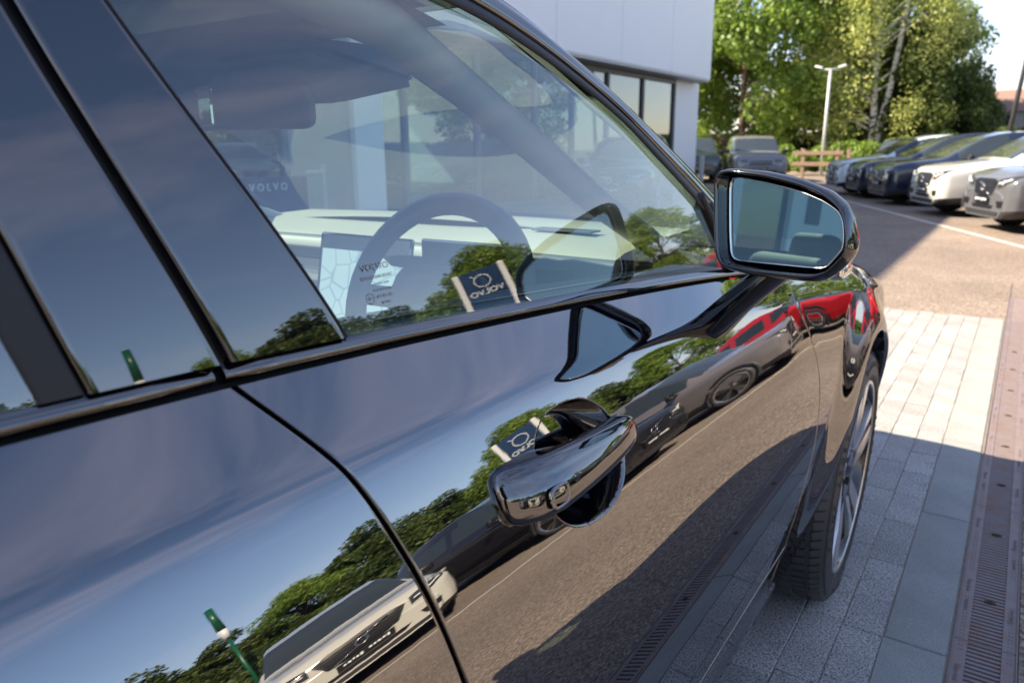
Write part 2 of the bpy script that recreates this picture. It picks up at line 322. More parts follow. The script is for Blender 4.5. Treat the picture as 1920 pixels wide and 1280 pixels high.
km = stone_mesh('kerb_slab', .1585, .915, .06, .003, M['kerb'], 5)
yk = 2.164 - .92 * 3
while yk < PAVE_END - .1:
    L = min(.92, PAVE_END - yk)
    ob = bpy.data.objects.new('kerb_slab', km); link(ob, pav); ob.location = (-0.0935, yk + L / 2, 0.0); ob.scale = (1, L / .92, 1); ob.rotation_euler = (0, 0, random.uniform(-.002, .002)); yk += .92
# drain channel
dr = empty('drain_channel', (0.072, 2, 0)); tag(dr, 'long slotted cast iron drain channel running beside the grey slabs', 'drain')
bm = bmesh.new()
for x in (-.078, .078): add_box(bm, (x * .985, 2.5, -.02), (.004, 9.4, .044))
bm_obj('channel_edge', bm, M['iron'], dr)
bm = bmesh.new(); add_box(bm, (0, 2.5, -.055), (.15, 9.4, .01)); bm_obj('channel_bed', bm, M['rust'], dr)
def grate_mesh():
    bm = bmesh.new(); Lg = 0.997; p = Lg / 50
    add_box(bm, (-.058, 0, -.012), (.034, Lg, .02), .001); add_box(bm, (.058, 0, -.012), (.034, Lg, .02), .001)
    for k in range(51):
        y = -Lg / 2 + k * p
        w = .0112 if k not in (0, 50) else .006
        yy = y + (0 if k not in (0, 50) else (.003 if k == 0 else -.003))
        add_box(bm, (0, yy, -.0125), (.0818, w, .019), .001)
    for x in (-.012, .018): add_box(bm, (x, 0, -.017), (.006, Lg, .012))
    for k in range(50):
        if 12 < k % 25 < 22: continue
        for x in (-.062, -.054, .056, .064): 
            add_box(bm, (x, -Lg / 2 + (k + .5) * p, -.0015), (.003, .004, .003), 0)
    o = bm_obj('grate', bm, M['iron']); me = o.data; bpy.data.objects.remove(o); return me
gm = grate_mesh()
bm = bmesh.new(); add_box(bm, (0, 0, 0), (.03, .012, .004), .001); add_cyl(bm, (0, 0, 0.001), (0, 0, 1), .008, .005, 12); ob = bm_obj('bolt', bm, M['rust']); boltm = ob.data; bpy.data.objects.remove(ob)
txt = {}
for key, s, sz, xx in (('a', 'Hauraton', .021, -.058), ('b', 'Hauraton', .021, .058), ('c', 'FASERFIX KS', .012, -.060), ('d', 'FASERFIX KS', .012, .060)):
    ob = text_mesh('lettering', s, sz, M['iron'], frame((xx, 0, -.002), (0, 1, 0) if xx > 0 else (0, -1, 0), (0, 0, 1)), extrude=.0016); txt[key] = ob.data; bpy.data.objects.remove(ob)
for k in range(9):
    g = bpy.data.objects.new('grate', gm); link(g, dr); yc = 2.275 - .5 + (k - 2) * 1.0 - 2; g.location = (0, yc, 0)
    if 2.2 + 2 > 0 and k in (1, 2, 3, 4, 5, 6):
        for key, dy in (('a', -.17), ('b', .2), ('c', -.3), ('d', .05), ('a', .33), ('b', -.3)):
            t_ = bpy.data.objects.new('lettering', txt[key]); link(t_, g); t_.location = (0, dy, 0)
        for dy in (-.25, .25):
            t_ = bpy.data.objects.new('bolt', boltm); link(t_, g); t_.location = (.003, dy, -.001)

# ================================================================== HERO CAR
CX = -1.33
car = empty('car', (CX, 1.0, 0)); tag(car, 'glossy black SUV filling the foreground with its mirror and front wheel towards the parked row', 'car')
CI = Matrix.Translation((-CX, -1.0, 0))
def cobj(name, V, F, m, parent=None, **k):
    V = np.array(V, float)
    if parent is None: V = V - np.array([CX, 1.0, 0])
    else: V = V - np.array([CX, 1.0, 0])
    return mesh_obj(name, V, F, m, parent or car, **k)
def cbm(name, bm, m, parent=None, **k):
    bm.transform(CI); return bm_obj(name, bm, m, parent or car, **k)
# --- cross-section of the side
ZS = np.arange(0.26, 1.36, 0.002)
_tz = [0.26, .30, .5, .676, .723, .785, .88, .983, 1.03, 1.08, 1.14, 1.3]
_tv = [-16, -14, -9, -5.8, -1.7, 1.3, 7.6, 16.2, 20.6, 24.0, 27, 29]
_t = np.interp(ZS, _tz, _tv); k_ = np.hanning(31); k_ /= k_.sum(); _t = np.convolve(np.pad(_t, 15, mode='edge'), k_, 'valid')
zc_f = smooth_curve([-3, -1.2, .2, .378, .63, 1.01, 1.34, 1.675, 2.2, 2.6, 3.0, 3.35], [1.15, 1.148, 1.141, 1.136, 1.129, 1.112, 1.090, 1.058, .995, .945, .875, .80])
def plan(y):
    s = 0.0
    if y > 2.3: s -= 0.10 * (y - 2.3) ** 2
    if y > 2.9: s -= 0.9 * (y - 2.9) ** 2
    if y < -1.2: s -= 0.05 * (y + 1.2) ** 2
    return s
HUB = (2.353, 0.393); LIPR = 0.455
def flare(y, z, hub=HUB):
    d = math.hypot(y - hub[0], z - hub[1]) - LIPR
    a = math.atan2(z - hub[1], y - hub[0])
    k = max(0.0, 1 - max(d, 0) / 0.15); k = k * k * (3 - 2 * k)
    amp = 0.030 if a > 0.5 else 0.030 - .01 * (0.5 - a)
    if y < hub[0]: amp = 0.030 * max(0, min(1, (z - .30) / .3))
    return amp * k
_cache = {}
def section(y):
    key = round(y, 4)
    if key in _cache: return _cache[key]
    zc = zc_f(y); w = lerp(y, [-1, .2, .9], [.009, .0065, .0035])
    sh = .055 * (lambda q: q * q * (3 - 2 * q))(min(1, max(0, (y - 1.5) / .5)))
    tb = np.interp(ZS + sh * np.clip((ZS - .70) / .25, 0, 1), ZS, _t)
    tt = tb + (44.5 - 3.5 * np.clip((ZS - zc) / .08, 0, 1) - tb) / (1 + np.exp(-(ZS - zc) / w))
    dx = -np.tan(np.radians(tt)) * 0.002
    x = np.cumsum(dx); i = np.searchsorted(ZS, 0.76); x = x - x[i]
    x = -0.3262 + x
    _cache[key] = x; return x
def side_x(y, z, fl=True):
    return float(np.interp(z, ZS, section(y))) + plan(y) + (flare(y, z) if fl else 0)
zt_f = smooth_curve([-3, -1.2, .13, .34, .713, 1.35, 1.7], [1.222, 1.220, 1.214, 1.207, 1.188, 1.142, 1.108])   # underside of the belt trim
yB_f = smooth_curve([.4, .5, .936, 1.06, 1.135, 1.215], [.475, .47, .430, .404, .378, .325])
yF_f = smooth_curve([.3, .4, .6, .77, .88, .95, 1.10, 1.16], [1.57, 1.60, 1.68, 1.722, 1.731, 1.712, 1.625, 1.58])
def recess(y, z):
    dy = (y - .694) / .088; dz = (z - (1.038 - .05 * (y - .69))) / .064
    r2 = abs(dy) ** 2.3 + abs(dz) ** 2.3
    if r2 >= 1: return 0.0
    t = min(1, (1 - math.sqrt(r2)) / .42)
    return 0.040 * (1 - (1 - t) ** 2.0)
def panel(name, y0f, y1f, z0f, z1f, ny, nz, m, dense_y=None, zl=None, rec=False, fl=True, parent=None, depth=.016, top_roll=True):
    """skin panel between two gap curves, its edges rolled inwards"""
    G = 0.0016
    vs = np.linspace(0, 1, nz); V = []
    if rec: vs = np.unique(np.concatenate([np.linspace(0, 1, 140), np.linspace((.965 - SEAMZ) / .70, (1.115 - SEAMZ) / .70, 130)])); nz = len(vs)
    if dense_y is not None:
        us = dense_y
    else: us = np.linspace(0, 1, ny)
    rad = 0.0024
    prof = [(0, depth), (0, .006), (.0006, .0028), (rad * .5, .0008), (rad, 0)]
    U_ = []
    for a, b in prof[:-1]: U_.append(('L', a, b))
    eps = np.array([.0012, .0030, .0065, .012, .020]); us = np.unique(np.concatenate([us, eps, 1 - eps]))
    for u in us: U_.append(('M', u, 0))
    for a, b in prof[:-1][::-1]: U_.append(('R', a, b))
    for kind, a, b in U_:
        for v in vs:
            # z along this column
            za = z0f(0) if kind == 'L' else 0
            # estimate y then z
            if kind == 'M': u = a
            else: u = 0 if kind == 'L' else 1
            zb, zt_ = None, None
            y = None
            yg = y0f(.8) * (1 - u) + y1f(.8) * u
            for _ in range(4):
                zb, zt_ = z0f(yg), z1f(yg); z = zb + (zt_ - zb) * v
                yl, yr = y0f(z) + G + rad, y1f(z) - G - rad
                yg = yl + (yr - yl) * u
            if kind == 'L': yy = yl - rad + a
            elif kind == 'R': yy = yr + rad - a
            else: yy = yg
            x = side_x(yy, z, fl) - b
            if rec: x -= recess(yy, z)
            V.append((x, yy, z))
    F = grid_faces(len(U_), nz)
    o = cobj(name, V, F, m, parent); return o
const = lambda c: (lambda *_: c)
# vertical sample clustering is handled by plain density
dy = np.unique(np.concatenate([np.linspace(0, 1, 40), np.linspace((.57 - .40) / 1.32, (.80 - .40) / 1.28, 130)]))
SEAMZ = 0.487
fd = panel('front_door', yB_f, yF_f, const(SEAMZ), lambda y: zt_f(y) - .002, 0, 230, M['paint'], dense_y=dy, rec=True)
rd = panel('rear_door', const(-1.0), lambda z: yB_f(z), const(SEAMZ), lambda y: zt_f(y) - .002, 60, 150, M['paint'])
# quarter panel behind the rear door
panel('rear_quarter', const(-2.3), const(-1.0), const(.40), lambda y: zt_f(y) - .002, 30, 80, M['paint'])
# dark liner behind the gaps
V = []; F = []
ys = np.linspace(-2.3, 1.75, 60); zs_ = np.linspace(.36, 1.2, 30)
for y in ys:
    for z in zs_: V.append((side_x(y, min(z, zt_f(y)), False) - .020 - (recess(y, z) + .004), y, min(z, zt_f(y))))
cobj('body_liner', V, grid_faces(60, 30), M['void'])
# sill panels (front and rear door lower + rocker)
def sill(name, y0, y1, x0, x1, parent=None):
    ys = np.linspace(y0, y1, 30); pr_ = [(-.010, .4835), (-.002, .4830), (-.0005, .4815), (-.003, .470), (-.010, .440), (-.018, .400), (-.022, .372), (-.020, .362), (-.024, .355), (-.060, .345), (-.16, .338)]
    V = []
    for y in ys:
        b = side_x(y, SEAMZ, False)
        for dx, z in pr_: V.append((b + dx, y, z))
    cobj(name, V, grid_faces(len(ys), len(pr_)), M['paint'])
sill('sill_panel', -1.6, 1.66, 0, 0)
# --- front fender: rays from the wheel hub
def arch_pt(a, r): return HUB[0] + r * math.cos(a), HUB[1] + r * math.sin(a)
def fender():
    V = []; na, nr = 120, 46
    a0, a1 = R(-14), R(192)
    A = np.linspace(a0, a1, na)
    def outer(a):
        # march along the ray until it leaves the fender outline
        r = LIPR + .002
        while r < 1.4:
            y, z = arch_pt(a, r)
            if z > zc_f(min(max(y, 0), 3.35)) + .012 or y < yF_f(z) + .0036 or y > 3.30 or z < .30: break
            r += .002
        return r
    Rr = np.array([outer(a) for a in A])
    for i, a in enumerate(A):
        # inner lip return
        for b, q in ((.05, 0), (.012, 0), (.003, .001), (.0008, .003)):
            y, z = arch_pt(a, LIPR + q); V.append((side_x(y, z) - b, y, z))
        for j in range(nr):
            t = (j / (nr - 1)); t = t + .09 * math.sin(2 * math.pi * t) * -1 * .9 ; r = LIPR + .006 + (max(Rr[i] - LIPR - .006, .001)) * t
            y, z = arch_pt(a, r)
            x = side_x(y, z); 
            V.append((x, y, z))
        # roll at the outer edge
        r = Rr[i]; y, z = arch_pt(a, r + .002); V.append((side_x(y, z) - (.004), y, z)); y, z = arch_pt(a, r + .0028); V.append((side_x(y, z) - .016, y, z))
    return cobj('front_fender', V, grid_faces(na, nr + 6), M['paint'])
fender()
# fender shoulder and bonnet: from the crease line up and over to the middle
def bonnet():
    ys = np.concatenate([np.linspace(1.56, 3.30, 50)]); V = []
    def prof(y, mirror=False):
        zc = zc_f(y) + .010; pts = []
        x = side_x(y, zc); z = zc
        pts.append((x, z))
        L = [.006] * 22
        th = 40
        for i, l in enumerate(L):
            th = 42 + 36 * (i / 21) ** 1.3
            x -= l * math.sin(R(th)); z += l * math.cos(R(th)); pts.append((x, z))
        return pts
    for y in ys:
        p = prof(y)
        fr = 0
        for x, z in p: V.append((x, y, z))
    n = len(prof(2))
    cobj('fender_shoulder', V, grid_faces(len(ys), n), M['paint'])
    V = []
    for y in ys:
        p = prof(y); x0, z0 = p[-1]
        for k in range(25):
            t = k / 24; xx = x0 - .004 + (2 * (CX - x0)) * t
            zz = z0 - (.012 if k in (0, 24) else 0) + .05 * math.sin(math.pi * t) ** .8
            V.append((xx, y, zz))
    cobj('bonnet', V, grid_faces(len(ys), 25), M['paint'])
bonnet()
# nose
V = []
ys = 3.30
for k in range(31):
    t = k / 30; a = math.pi * t
    xx = CX + (side_x(3.30, .76) - CX) * math.cos(a) if False else side_x(3.30, .76) + (2 * (CX - side_x(3.30, .76))) * t
    yb = 3.30 + .16 * math.sin(a) ** .6
    for z, d in ((.22, -.03), (.30, .0), (.5, .03), (.7, .02), (.80, -.01), (.84, -.05)): V.append((xx, yb + d - .02, z))
cobj('front_bumper', V, grid_faces(31, 6), M['paint'])
# far side and tail, mirrored simple skin
V = []
ys = np.linspace(-2.3, 3.3, 60); zz = np.concatenate([np.linspace(.36, 1.19, 24)])
for y in ys:
    for z in zz: V.append((2 * CX - side_x(y, min(z, zt_f(y)), False) , y, min(z, zt_f(min(y, 1.7)), 9 if y < 1.7 else zc_f(y) + .01)))
cobj('far_side_panel', V, grid_faces(60, 24), M['paint'])
bm = bmesh.new(); add_box(bm, (CX, -2.32, .75), (1.8, .05, .85), .02); cbm('tailgate', bm, M['paint'])
bm = bmesh.new(); add_box(bm, (CX, -.2, .36), (1.66, 4.1, .06), .02); cbm('underbody', bm, M['void'])
# wheel well
bm = bmesh.new()
rings = []
for i in range(25):
    a = R(-16 + 190 * i / 24); y, z = arch_pt(a, LIPR + .004)
    rings.append([bm.verts.new((-.345, y, z)), bm.verts.new((-.72, y, z))])
for i in range(24): bm.faces.new((rings[i][0], rings[i + 1][0], rings[i + 1][1], rings[i][1]))
add_box(bm, (-.74, 2.35, .70), (.02, 1.0, .6))
cbm('wheel_arch_liner', bm, M['rubber'], smooth=True)
# --- belt trim: gloss strip above the door skins
def belt(name, y0, y1, n=50):
    ys = np.linspace(y0, y1, n)
    pr_ = [(-.030, -.006), (-.010, -.0058), (-.004, -.0050), (.0005, -.0022), (.0035, .0010), (.0044, .0032), (.0036, .0052), (.001, .0085), (-.004, .013), (-.0095, .0175), (-.0145, .0200), (-.0185, .0205), (-.0195, .018), (-.0200, .010)]
    V = []
    for i, y in enumerate(ys):
        z0 = zt_f(y) + .0055; x0 = side_x(y, zt_f(y), False) + .001
        e = .0 if 0 < i < n - 1 else .006
        for dx, dz in pr_: V.append((x0 + dx - e, y, z0 + dz - e * .3))
    cobj(name, V, grid_faces(n, len(pr_)), M['trimgloss'])
    V = []; pr2 = [(-.0198, .012), (-.0200, .0205), (-.0215, .0225), (-.0235, .0228), (-.0248, .0245), (-.0268, .0245), (-.028, .022), (-.030, .012)]
    for y in ys:
        z0 = zt_f(y) + .0055; x0 = side_x(y, zt_f(y), False) + .001
        for dx, dz in pr2: V.append((x0 + dx, y, z0 + dz))
    cobj('window_seal', V, grid_faces(n, len(pr2)), M['rubber_grey'])
belt('belt_trim', -2.2, .318); belt('belt_trim', .327, 1.60)
V = []
ys = np.linspace(-2.2, 1.62, 60)
for y in ys:
    z0 = zt_f(y); x0 = side_x(y, z0, False)
    for dx, dz in ((-.003, -.004), (-.012, .0), (-.012, .006), (-.03, .012)): V.append((x0 + dx, y, z0 + dz))
cobj('belt_groove', V, grid_faces(60, 4), M['void'])
# --- greenhouse surface
def zg0(y): return zt_f(min(y, 1.7)) + .024
GZ = np.arange(1.05, 1.75, .005); _gt = np.interp(GZ, [1.05, 1.20, 1.30, 1.6, 1.75], [11.2, 12.8, 15.5, 22.5, 30]); _gx = -np.cumsum(np.tan(np.radians(_gt)) * .005); _gx -= np.interp(1.205, GZ, _gx)
def glass_x(y, z):
    b = -.4735 + (side_x(y, zt_f(min(y, 1.7)), False) - side_x(.7, zt_f(.7), False)) * .55
    return b + float(np.interp(z, GZ, _gx))
# roof-edge / pillar curves as (y,z)
top_f = smooth_curve([-2.2, -1.2, -.3, .4, .758, .897, 1.058, 1.184, 1.30, 1.372], [1.50, 1.575, 1.60, 1.585, 1.539, 1.498, 1.430, 1.356, 1.285, 1.225])
def strip_panel(name, ya, yb, za, zb, m, nu=24, nv=30, off=0.0, parent=None, roll=True):
    """patch on the greenhouse between edge curves ya(z), yb(z)"""
    V = []; prof = [(0, .012), (0, .004), (.0012, .001)] if roll else []
    us = [('L', a, b) for a, b in prof] + [('M', u, 0) for u in np.linspace(0, 1, nu)] + [('R', a, b) for a, b in prof[::-1]]
    for kind, a, b in us:
        for v in np.linspace(0, 1, nv):
            u = a if kind == 'M' else (0 if kind == 'L' else 1); yy = .5 * (ya(1.3) + yb(1.3))
            for _ in range(4):
                z = za(yy) + (zb(yy) - za(yy)) * v; yl, yr = ya(z) + (.0025 if roll else 0), yb(z) - (.0025 if roll else 0); yy = yl + (yr - yl) * u
            if kind == 'L': yy = yl - .0025 + a
            if kind == 'R': yy = yr + .0025 - a
            V.append((glass_x(yy, z) + off - b, yy, z))
    return cobj(name, V, grid_faces(len(us), nv), m, parent)
# B-pillar lines (at glass bottom / higher): measured edges
yP0 = smooth_curve([1.10, 1.22, 1.36, 1.60], [.265, .228, .196, .125])     # rear edge of rear door pillar panel
yP1 = smooth_curve([1.10, 1.22, 1.46, 1.65], [.360, .328, .252, .205])     # gap between the doors
yP2 = smooth_curve([1.10, 1.217, 1.478, 1.65], [.492, .447, .317, .245])   # front edge of front door pillar panel
zlow = lambda y: zg0(y) - .006
ztop = lambda y: float(top_f(y)) + .003
strip_panel('pillar_panel', yP0, lambda z: yP1(z) - .004, zlow, ztop, M['panelgloss'], off=.004)
strip_panel('pillar_panel', lambda z: yP1(z) + .004, yP2, zlow, ztop, M['panelgloss'], off=.004)
strip_panel('pillar_gap_seal', lambda z: yP1(z) - .012, lambda z: yP1(z) + .012, lambda y: zlow(y) - .002, ztop, M['rubber'], nu=4, off=-.008, roll=False)
strip_panel('pillar_edge_seal', yP2, lambda z: yP2(z) + .0045, zlow, ztop, M['rubber_grey'], nu=5, off=.0028)
strip_panel('rear_window_seal', lambda z: yP0(z) - .030, yP0, zlow, ztop, M['rubber'], nu=8, off=.0015)
gl = strip_panel('side_window', lambda z: yP2(z) + .002, lambda z: float(np.interp(z, [1.16, 1.225, 1.285, 1.356, 1.43, 1.498, 1.539, 1.6], [1.392, 1.366, 1.30, 1.184, 1.058, .897, .758, .3])), zlow, ztop, M['carglass'], nu=50, nv=40, roll=False)
rg = strip_panel('side_window', const(-1.05), lambda z: yP0(z) - .026, zlow, ztop, M['carglass'], nu=30, nv=30, roll=False)
strip_panel('side_window', const(-2.0), const(-1.10), zlow, ztop, M['carglass'], nu=20, nv=20, roll=False)
strip_panel('pillar_panel', const(-1.10), const(-1.05), zlow, ztop, M['panelgloss'], nu=5, off=.004)
# window frame: black rubber then gloss roof rail / A-pillar
def rail():
    G = [(-2.2, 1.50), (-1.6, 1.548), (-1.0, 1.585), (-.4, 1.60), (.1, 1.598), (.4, 1.585), (.6, 1.564), (.758, 1.539), (.897, 1.498), (1.058, 1.430), (1.184, 1.356), (1.30, 1.285), (1.392, 1.225)]
    Rr = [(-2.2, 1.585), (-1.6, 1.62), (-1.0, 1.645), (-.4, 1.655), (.1, 1.65), (.45, 1.635), (.70, 1.608), (.88, 1.574), (1.006, 1.525), (1.144, 1.460), (1.317, 1.379), (1.498, 1.289), (1.66, 1.195)]
    RX = [-.685, -.67, -.66, -.655, -.65, -.64, -.628, -.620, -.602, -.580, -.555, -.530, -.50]
    n = len(G); t = np.arange(n); T = np.linspace(0, n - 1, 90)
    gy, gz = smooth_curve(t, [g[0] for g in G]), smooth_curve(t, [g[1] for g in G]); ry, rz, rx = smooth_curve(t, [g[0] for g in Rr]), smooth_curve(t, [g[1] for g in Rr]), smooth_curve(t, RX)
    seal = []; gloss = []; edge = []
    for q in T:
        g = Vector((glass_x(gy(q), gz(q)), gy(q), gz(q))); r = Vector((rx(q), ry(q), rz(q))); d = r - g; out = Vector((1, 0, .35)).normalized()
        for f, h in ((-.10, .0005), (-.09, .004), (0.0, .0075), (.10, .0075), (.20, .006), (.235, .001)): seal.append(g + d * f + out * h)
        for f, h in ((.235, .001), (.25, .008), (.30, .012), (.42, .0165), (.56, .017), (.68, .0135), (.74, .007), (.745, -.004)): gloss.append(g + d * f + out * h)
        for f, h in ((.755, -.004), (.76, .004), (.80, .0085), (.90, .0085), (.985, .003), (1.0, -.004), (1.06, -.02), (1.2, -.05)): edge.append(g + d * f + out * h)
    cobj('door_frame_seal', seal, grid_faces(90, 6), M['rubber']); cobj('door_frame', gloss, grid_faces(90, 8), M['trimgloss']); cobj('roof_rail', edge, grid_faces(90, 8), M['paint'])
    return gy, gz, ry, rz, rx
gy, gz, ry, rz, rx = rail()
# divider bar at the front corner of the glass
bm = bmesh.new()
pa = Vector((glass_x(1.30, 1.285) + .006, 1.302, 1.285)); pb = Vector((glass_x(1.40, 1.17) + .006, 1.398, 1.16))
add_tube(bm, [pa - (pb - pa) * .1, pa, (pa + pb) / 2, pb], [.008, .009, .011, .012], 10)
add_tube(bm, [pa + Vector((0, .03, -.008)), (pa + pb) / 2 + Vector((.002, .030, 0)), pb + Vector((.004, .030, 0))], [.008, .011, .013], 8)
cbm('quarter_divider', bm, M['rubber'], smooth=True)
# filler between divider and A pillar down to the fender
V = []
for k in range(16):
    t = k / 15; z = 1.285 - .165 * t; ya = 1.31 + .095 * t; 
    for j in range(8):
        s = j / 7; y = ya + (1.60 + .10 * t - ya) * s
        V.append((glass_x(y, z) - .004 - .03 * s, y, z - .05 * s * (1 - t)))
cobj('pillar_base_trim', V, grid_faces(16, 8), M['trimgloss'])
# roof skin and headliner
def crossrow(name, pts_fn, ts, nx, m, inset=0.0, drop=0.0):
    V = []
    for q in ts:
        x0, y0, z0, bowy, bowz = pts_fn(q)
        x0 -= inset
        for k in range(nx):
            t = k / (nx - 1); s = math.sin(math.pi * t) ** .7 if 0 < t < 1 else 0
            V.append((x0 + 2 * (CX - x0) * t, y0 + bowy * s, z0 + bowz * s - drop))
    return cobj(name, V, grid_faces(len(ts), nx), m)
TS = np.linspace(0, 7.0, 40)
crossrow('roof', lambda q: (rx(q) - .01, ry(q), rz(q) - .006, .0 + .16 * max(0, q - 5) / 2, .035), TS, 25, M['paint'])
crossrow('headliner', lambda q: (rx(q) - .01, ry(q) - (.06 if q > 6.5 else 0), rz(q) - .006, .16 * max(0, q - 5) / 2, .03), np.linspace(0, 6.95, 40), 25, M['headliner'], inset=.02, drop=.035)
# windscreen
V = []; n = 30
TW = np.linspace(6.9, 12, n)
for q in TW:
    f = (q - 6.9) / 5.1
    x0, y0, z0 = rx(q) - .025, ry(q), rz(q) - .012
    for k in range(25):
        t = k / 24; s = math.sin(math.pi * t) ** .7 if 0 < t < 1 else 0
        V.append((x0 + 2 * (CX - x0) * t, y0 + (.15 + .06 * f) * s, z0 + .03 * s * (1 - f)))
cobj('windscreen', V, grid_faces(n, 25), M['windscreen'])
# inner A pillar trims (both sides), visor, headliner edge
def pillar_in(name, sgn):
    bm = bmesh.new()
    P = [(-.635, .45, 1.560), (-.640, .68, 1.520), (-.648, .845, 1.458), (-.652, 1.02, 1.385), (-.662, 1.24, 1.290), (-.675, 1.50, 1.195), (-.70, 1.80, 1.08), (-.72, 2.0, .98)]
    if sgn < 0: P = [(2 * CX - x, y, z) for x, y, z in P]
    add_tube(bm, P, [.034, .034, .030, .030, .030, .032, .034, .034], 12, sq=.8)
    cbm(name, bm, M['headliner'], smooth=True)
pillar_in('inner_pillar_trim', 1); pillar_in('inner_pillar_trim', -1)
bm = bmesh.new(); add_tube(bm, [(-.62, .2, 1.555), (-.60, -.3, 1.575), (-.62, -1.4, 1.56)], .03, 10); cbm('inner_pillar_trim', bm, M['headliner'], smooth=True)
bm = bmesh.new(); add_tube(bm, [(-.56, .30, 1.20), (-.63, .16, 1.55)], .05, 10); cbm('inner_pillar_trim', bm, M['headliner'], smooth=True)
# sensor housing, rear-view mirror, visor
bm = bmesh.new()
hv = [(-1.02, .80, 1.560), (-.96, 1.06, 1.555), (-.94, 1.10, 1.490), (-1.10, 1.05, 1.462), (-1.40, .95, 1.46), (-1.55, .90, 1.50), (-1.55, .78, 1.57), (-1.33, 1.08, 1.61)]
bv = [bm.verts.new(v) for v in hv]; bmesh.ops.convex_hull(bm, input=bv); bmesh.ops.bevel(bm, geom=bm.edges[:], offset=.012, segments=2, affect='EDGES')
cbm('sensor_housing', bm, M['dashdark'], smooth=False)
bm = bmesh.new(); Rm = Matrix.Rotation(R(14), 3, 'Z')
add_box(bm, (-1.165, .885, 1.455), (.27, .045, .078), .018, rot=Rm, seg=3); cbm('rearview_mirror', bm, M['dashdark'], smooth=True)
bm = bmesh.new(); add_box(bm, (-1.245, .845, 1.457), (.09, .006, .066), .004, rot=Matrix.Rotation(R(-6), 3, 'Z')); cbm('rearview_mirror_glass', bm, M['mirror'])
bm = bmesh.new(); add_tube(bm, [(-1.30, .98, 1.57), (-1.20, .93, 1.49)], .014, 8); cbm('mirror_stalk', bm, M['dashdark'], smooth=True)
bm = bmesh.new(); add_box(bm, (-1.0, .60, 1.548), (.42, .17, .018), .008, rot=Matrix.Rotation(R(8), 3, 'X'), seg=2); cbm('sun_visor', bm, M['headliner'], smooth=True)
bm = bmesh.new(); add_box(bm, (-1.33, .55, 1.56), (.26, .30, .03), .012, seg=2); cbm('roof_console', bm, M['headliner'], smooth=True)
# dashboard
V = []; xs = np.linspace(-.66, -2.0, 30)
for x in xs:
    bow = .10 * math.sin(math.pi * (x + .66) / -1.34)
    hump = .016 * math.exp(-((x + .93) / .20) ** 2)
    for y, z in ((1.30, 1.00), (1.315, 1.10), (1.325, 1.150), (1.34, 1.163), (1.38, 1.170 + hump), (1.50, 1.180 + hump * .6), (1.64, 1.186), (1.74, 1.188), (1.76, 1.175)): V.append((x, y + bow * (1 if y > 1.5 else .3), z))
F = grid_faces(30, 9); mi = [0 if (i % 8) >= 3 else 1 for i in range(len(F))]
cobj('dashboard', V, F, [M['dashtop'], M['dashdark']], mi=mi)
bm = bmesh.new(); add_box(bm, (-1.33, 1.36, .90), (1.36, .16, .36), .02, seg=2); cbm('dashboard_lower', bm, M['dashdark'])
bm = bmesh.new(); add_box(bm, (-.88, 1.52, 1.195), (.16, .05, .004), .001); cbm('dash_vent', bm, M['dashdark'])
bm = bmesh.new(); add_box(bm, (-1.33, 1.292, 1.128), (1.2, .012, .03), .003); cbm('air_vent', bm, M['void'])
# centre screen
def screen_mat():
    m = mat('map_screen', (.02, .02, .02), .15); t = m.node_tree; p = t.nodes['Principled BSDF']
    c = t.nodes['Texture Coordinate']; v = t.nodes.new('ShaderNodeTexVoronoi'); v.feature = 'DISTANCE_TO_EDGE'; v.inputs['Scale'].default_value = 17; v.inputs['Randomness'].default_value = .9
    r = t.nodes.new('ShaderNodeValToRGB'); r.color_ramp.elements[0].position = .015; r.color_ramp.elements[0].color = (.45, .6, .66, 1); r.color_ramp.elements[1].position = .035; r.color_ramp.elements[1].color = (.72, .90, .88, 1)
    t.links.new(c.outputs['Object'], v.inputs['Vector']); t.links.new(v.outputs['Distance'], r.inputs[0]); t.links.new(r.outputs[0], p.inputs['Emission Color']); p.inputs['Emission Strength'].default_value = .24
    return m
M['screen'] = screen_mat()
Rs = Matrix.Rotation(R(-12), 3, 'X') @ Matrix.Rotation(R(8), 3, 'Z')
bm = bmesh.new(); add_box(bm, (-1.30, 1.262, 1.02), (.27, .014, .33), .006, rot=Rs, seg=2); sc_ = cbm('centre_screen', bm, M['trimgloss'])
bm = bmesh.new(); add_box(bm, (-1.30, 1.253, 1.012), (.245, .002, .27), 0, rot=Rs); cbm('map_display', bm, M['screen'], parent=None)
# steering wheel
sw = bpy.data.objects.new('steering_wheel', None); link(sw, car); sw.location = (-.895 - CX, 1.06 - 1.0, 1.108); sw.rotation_euler = (R(-24), 0, R(4))
bm = bmesh.new(); n = 48; ring = []
for i in range(n):
    a = 2 * math.pi * i / n; rr = .188 if math.sin(a) > -.8 else .180
    ring.append(Vector((rr * math.cos(a), 0, max(rr * math.sin(a), -.165))))
vs = []
for i in range(n):
    a = 2 * math.pi * i / n; e = Vector((math.cos(a), 0, math.sin(a)))
    vs.append([bm.verts.new(ring[i] + e * .0235 * math.cos(b) + Vector((0, .016 * math.sin(b), 0))) for b in np.linspace(0, 2 * math.pi, 11)[:-1]])
for i in range(n):
    for k in range(10): bm.faces.new((vs[i][k], vs[(i + 1) % n][k], vs[(i + 1) % n][(k + 1) % 10], vs[i][(k + 1) % 10]))
bm_obj('wheel_rim', bm, M['wheelleather'], sw, smooth=True)
bm = bmesh.new(); add_box(bm, (0, .012, -.005), (.20, .05, .135), .045, seg=4); bm_obj('wheel_hub', bm, M['dashdark'], sw, smooth=True)
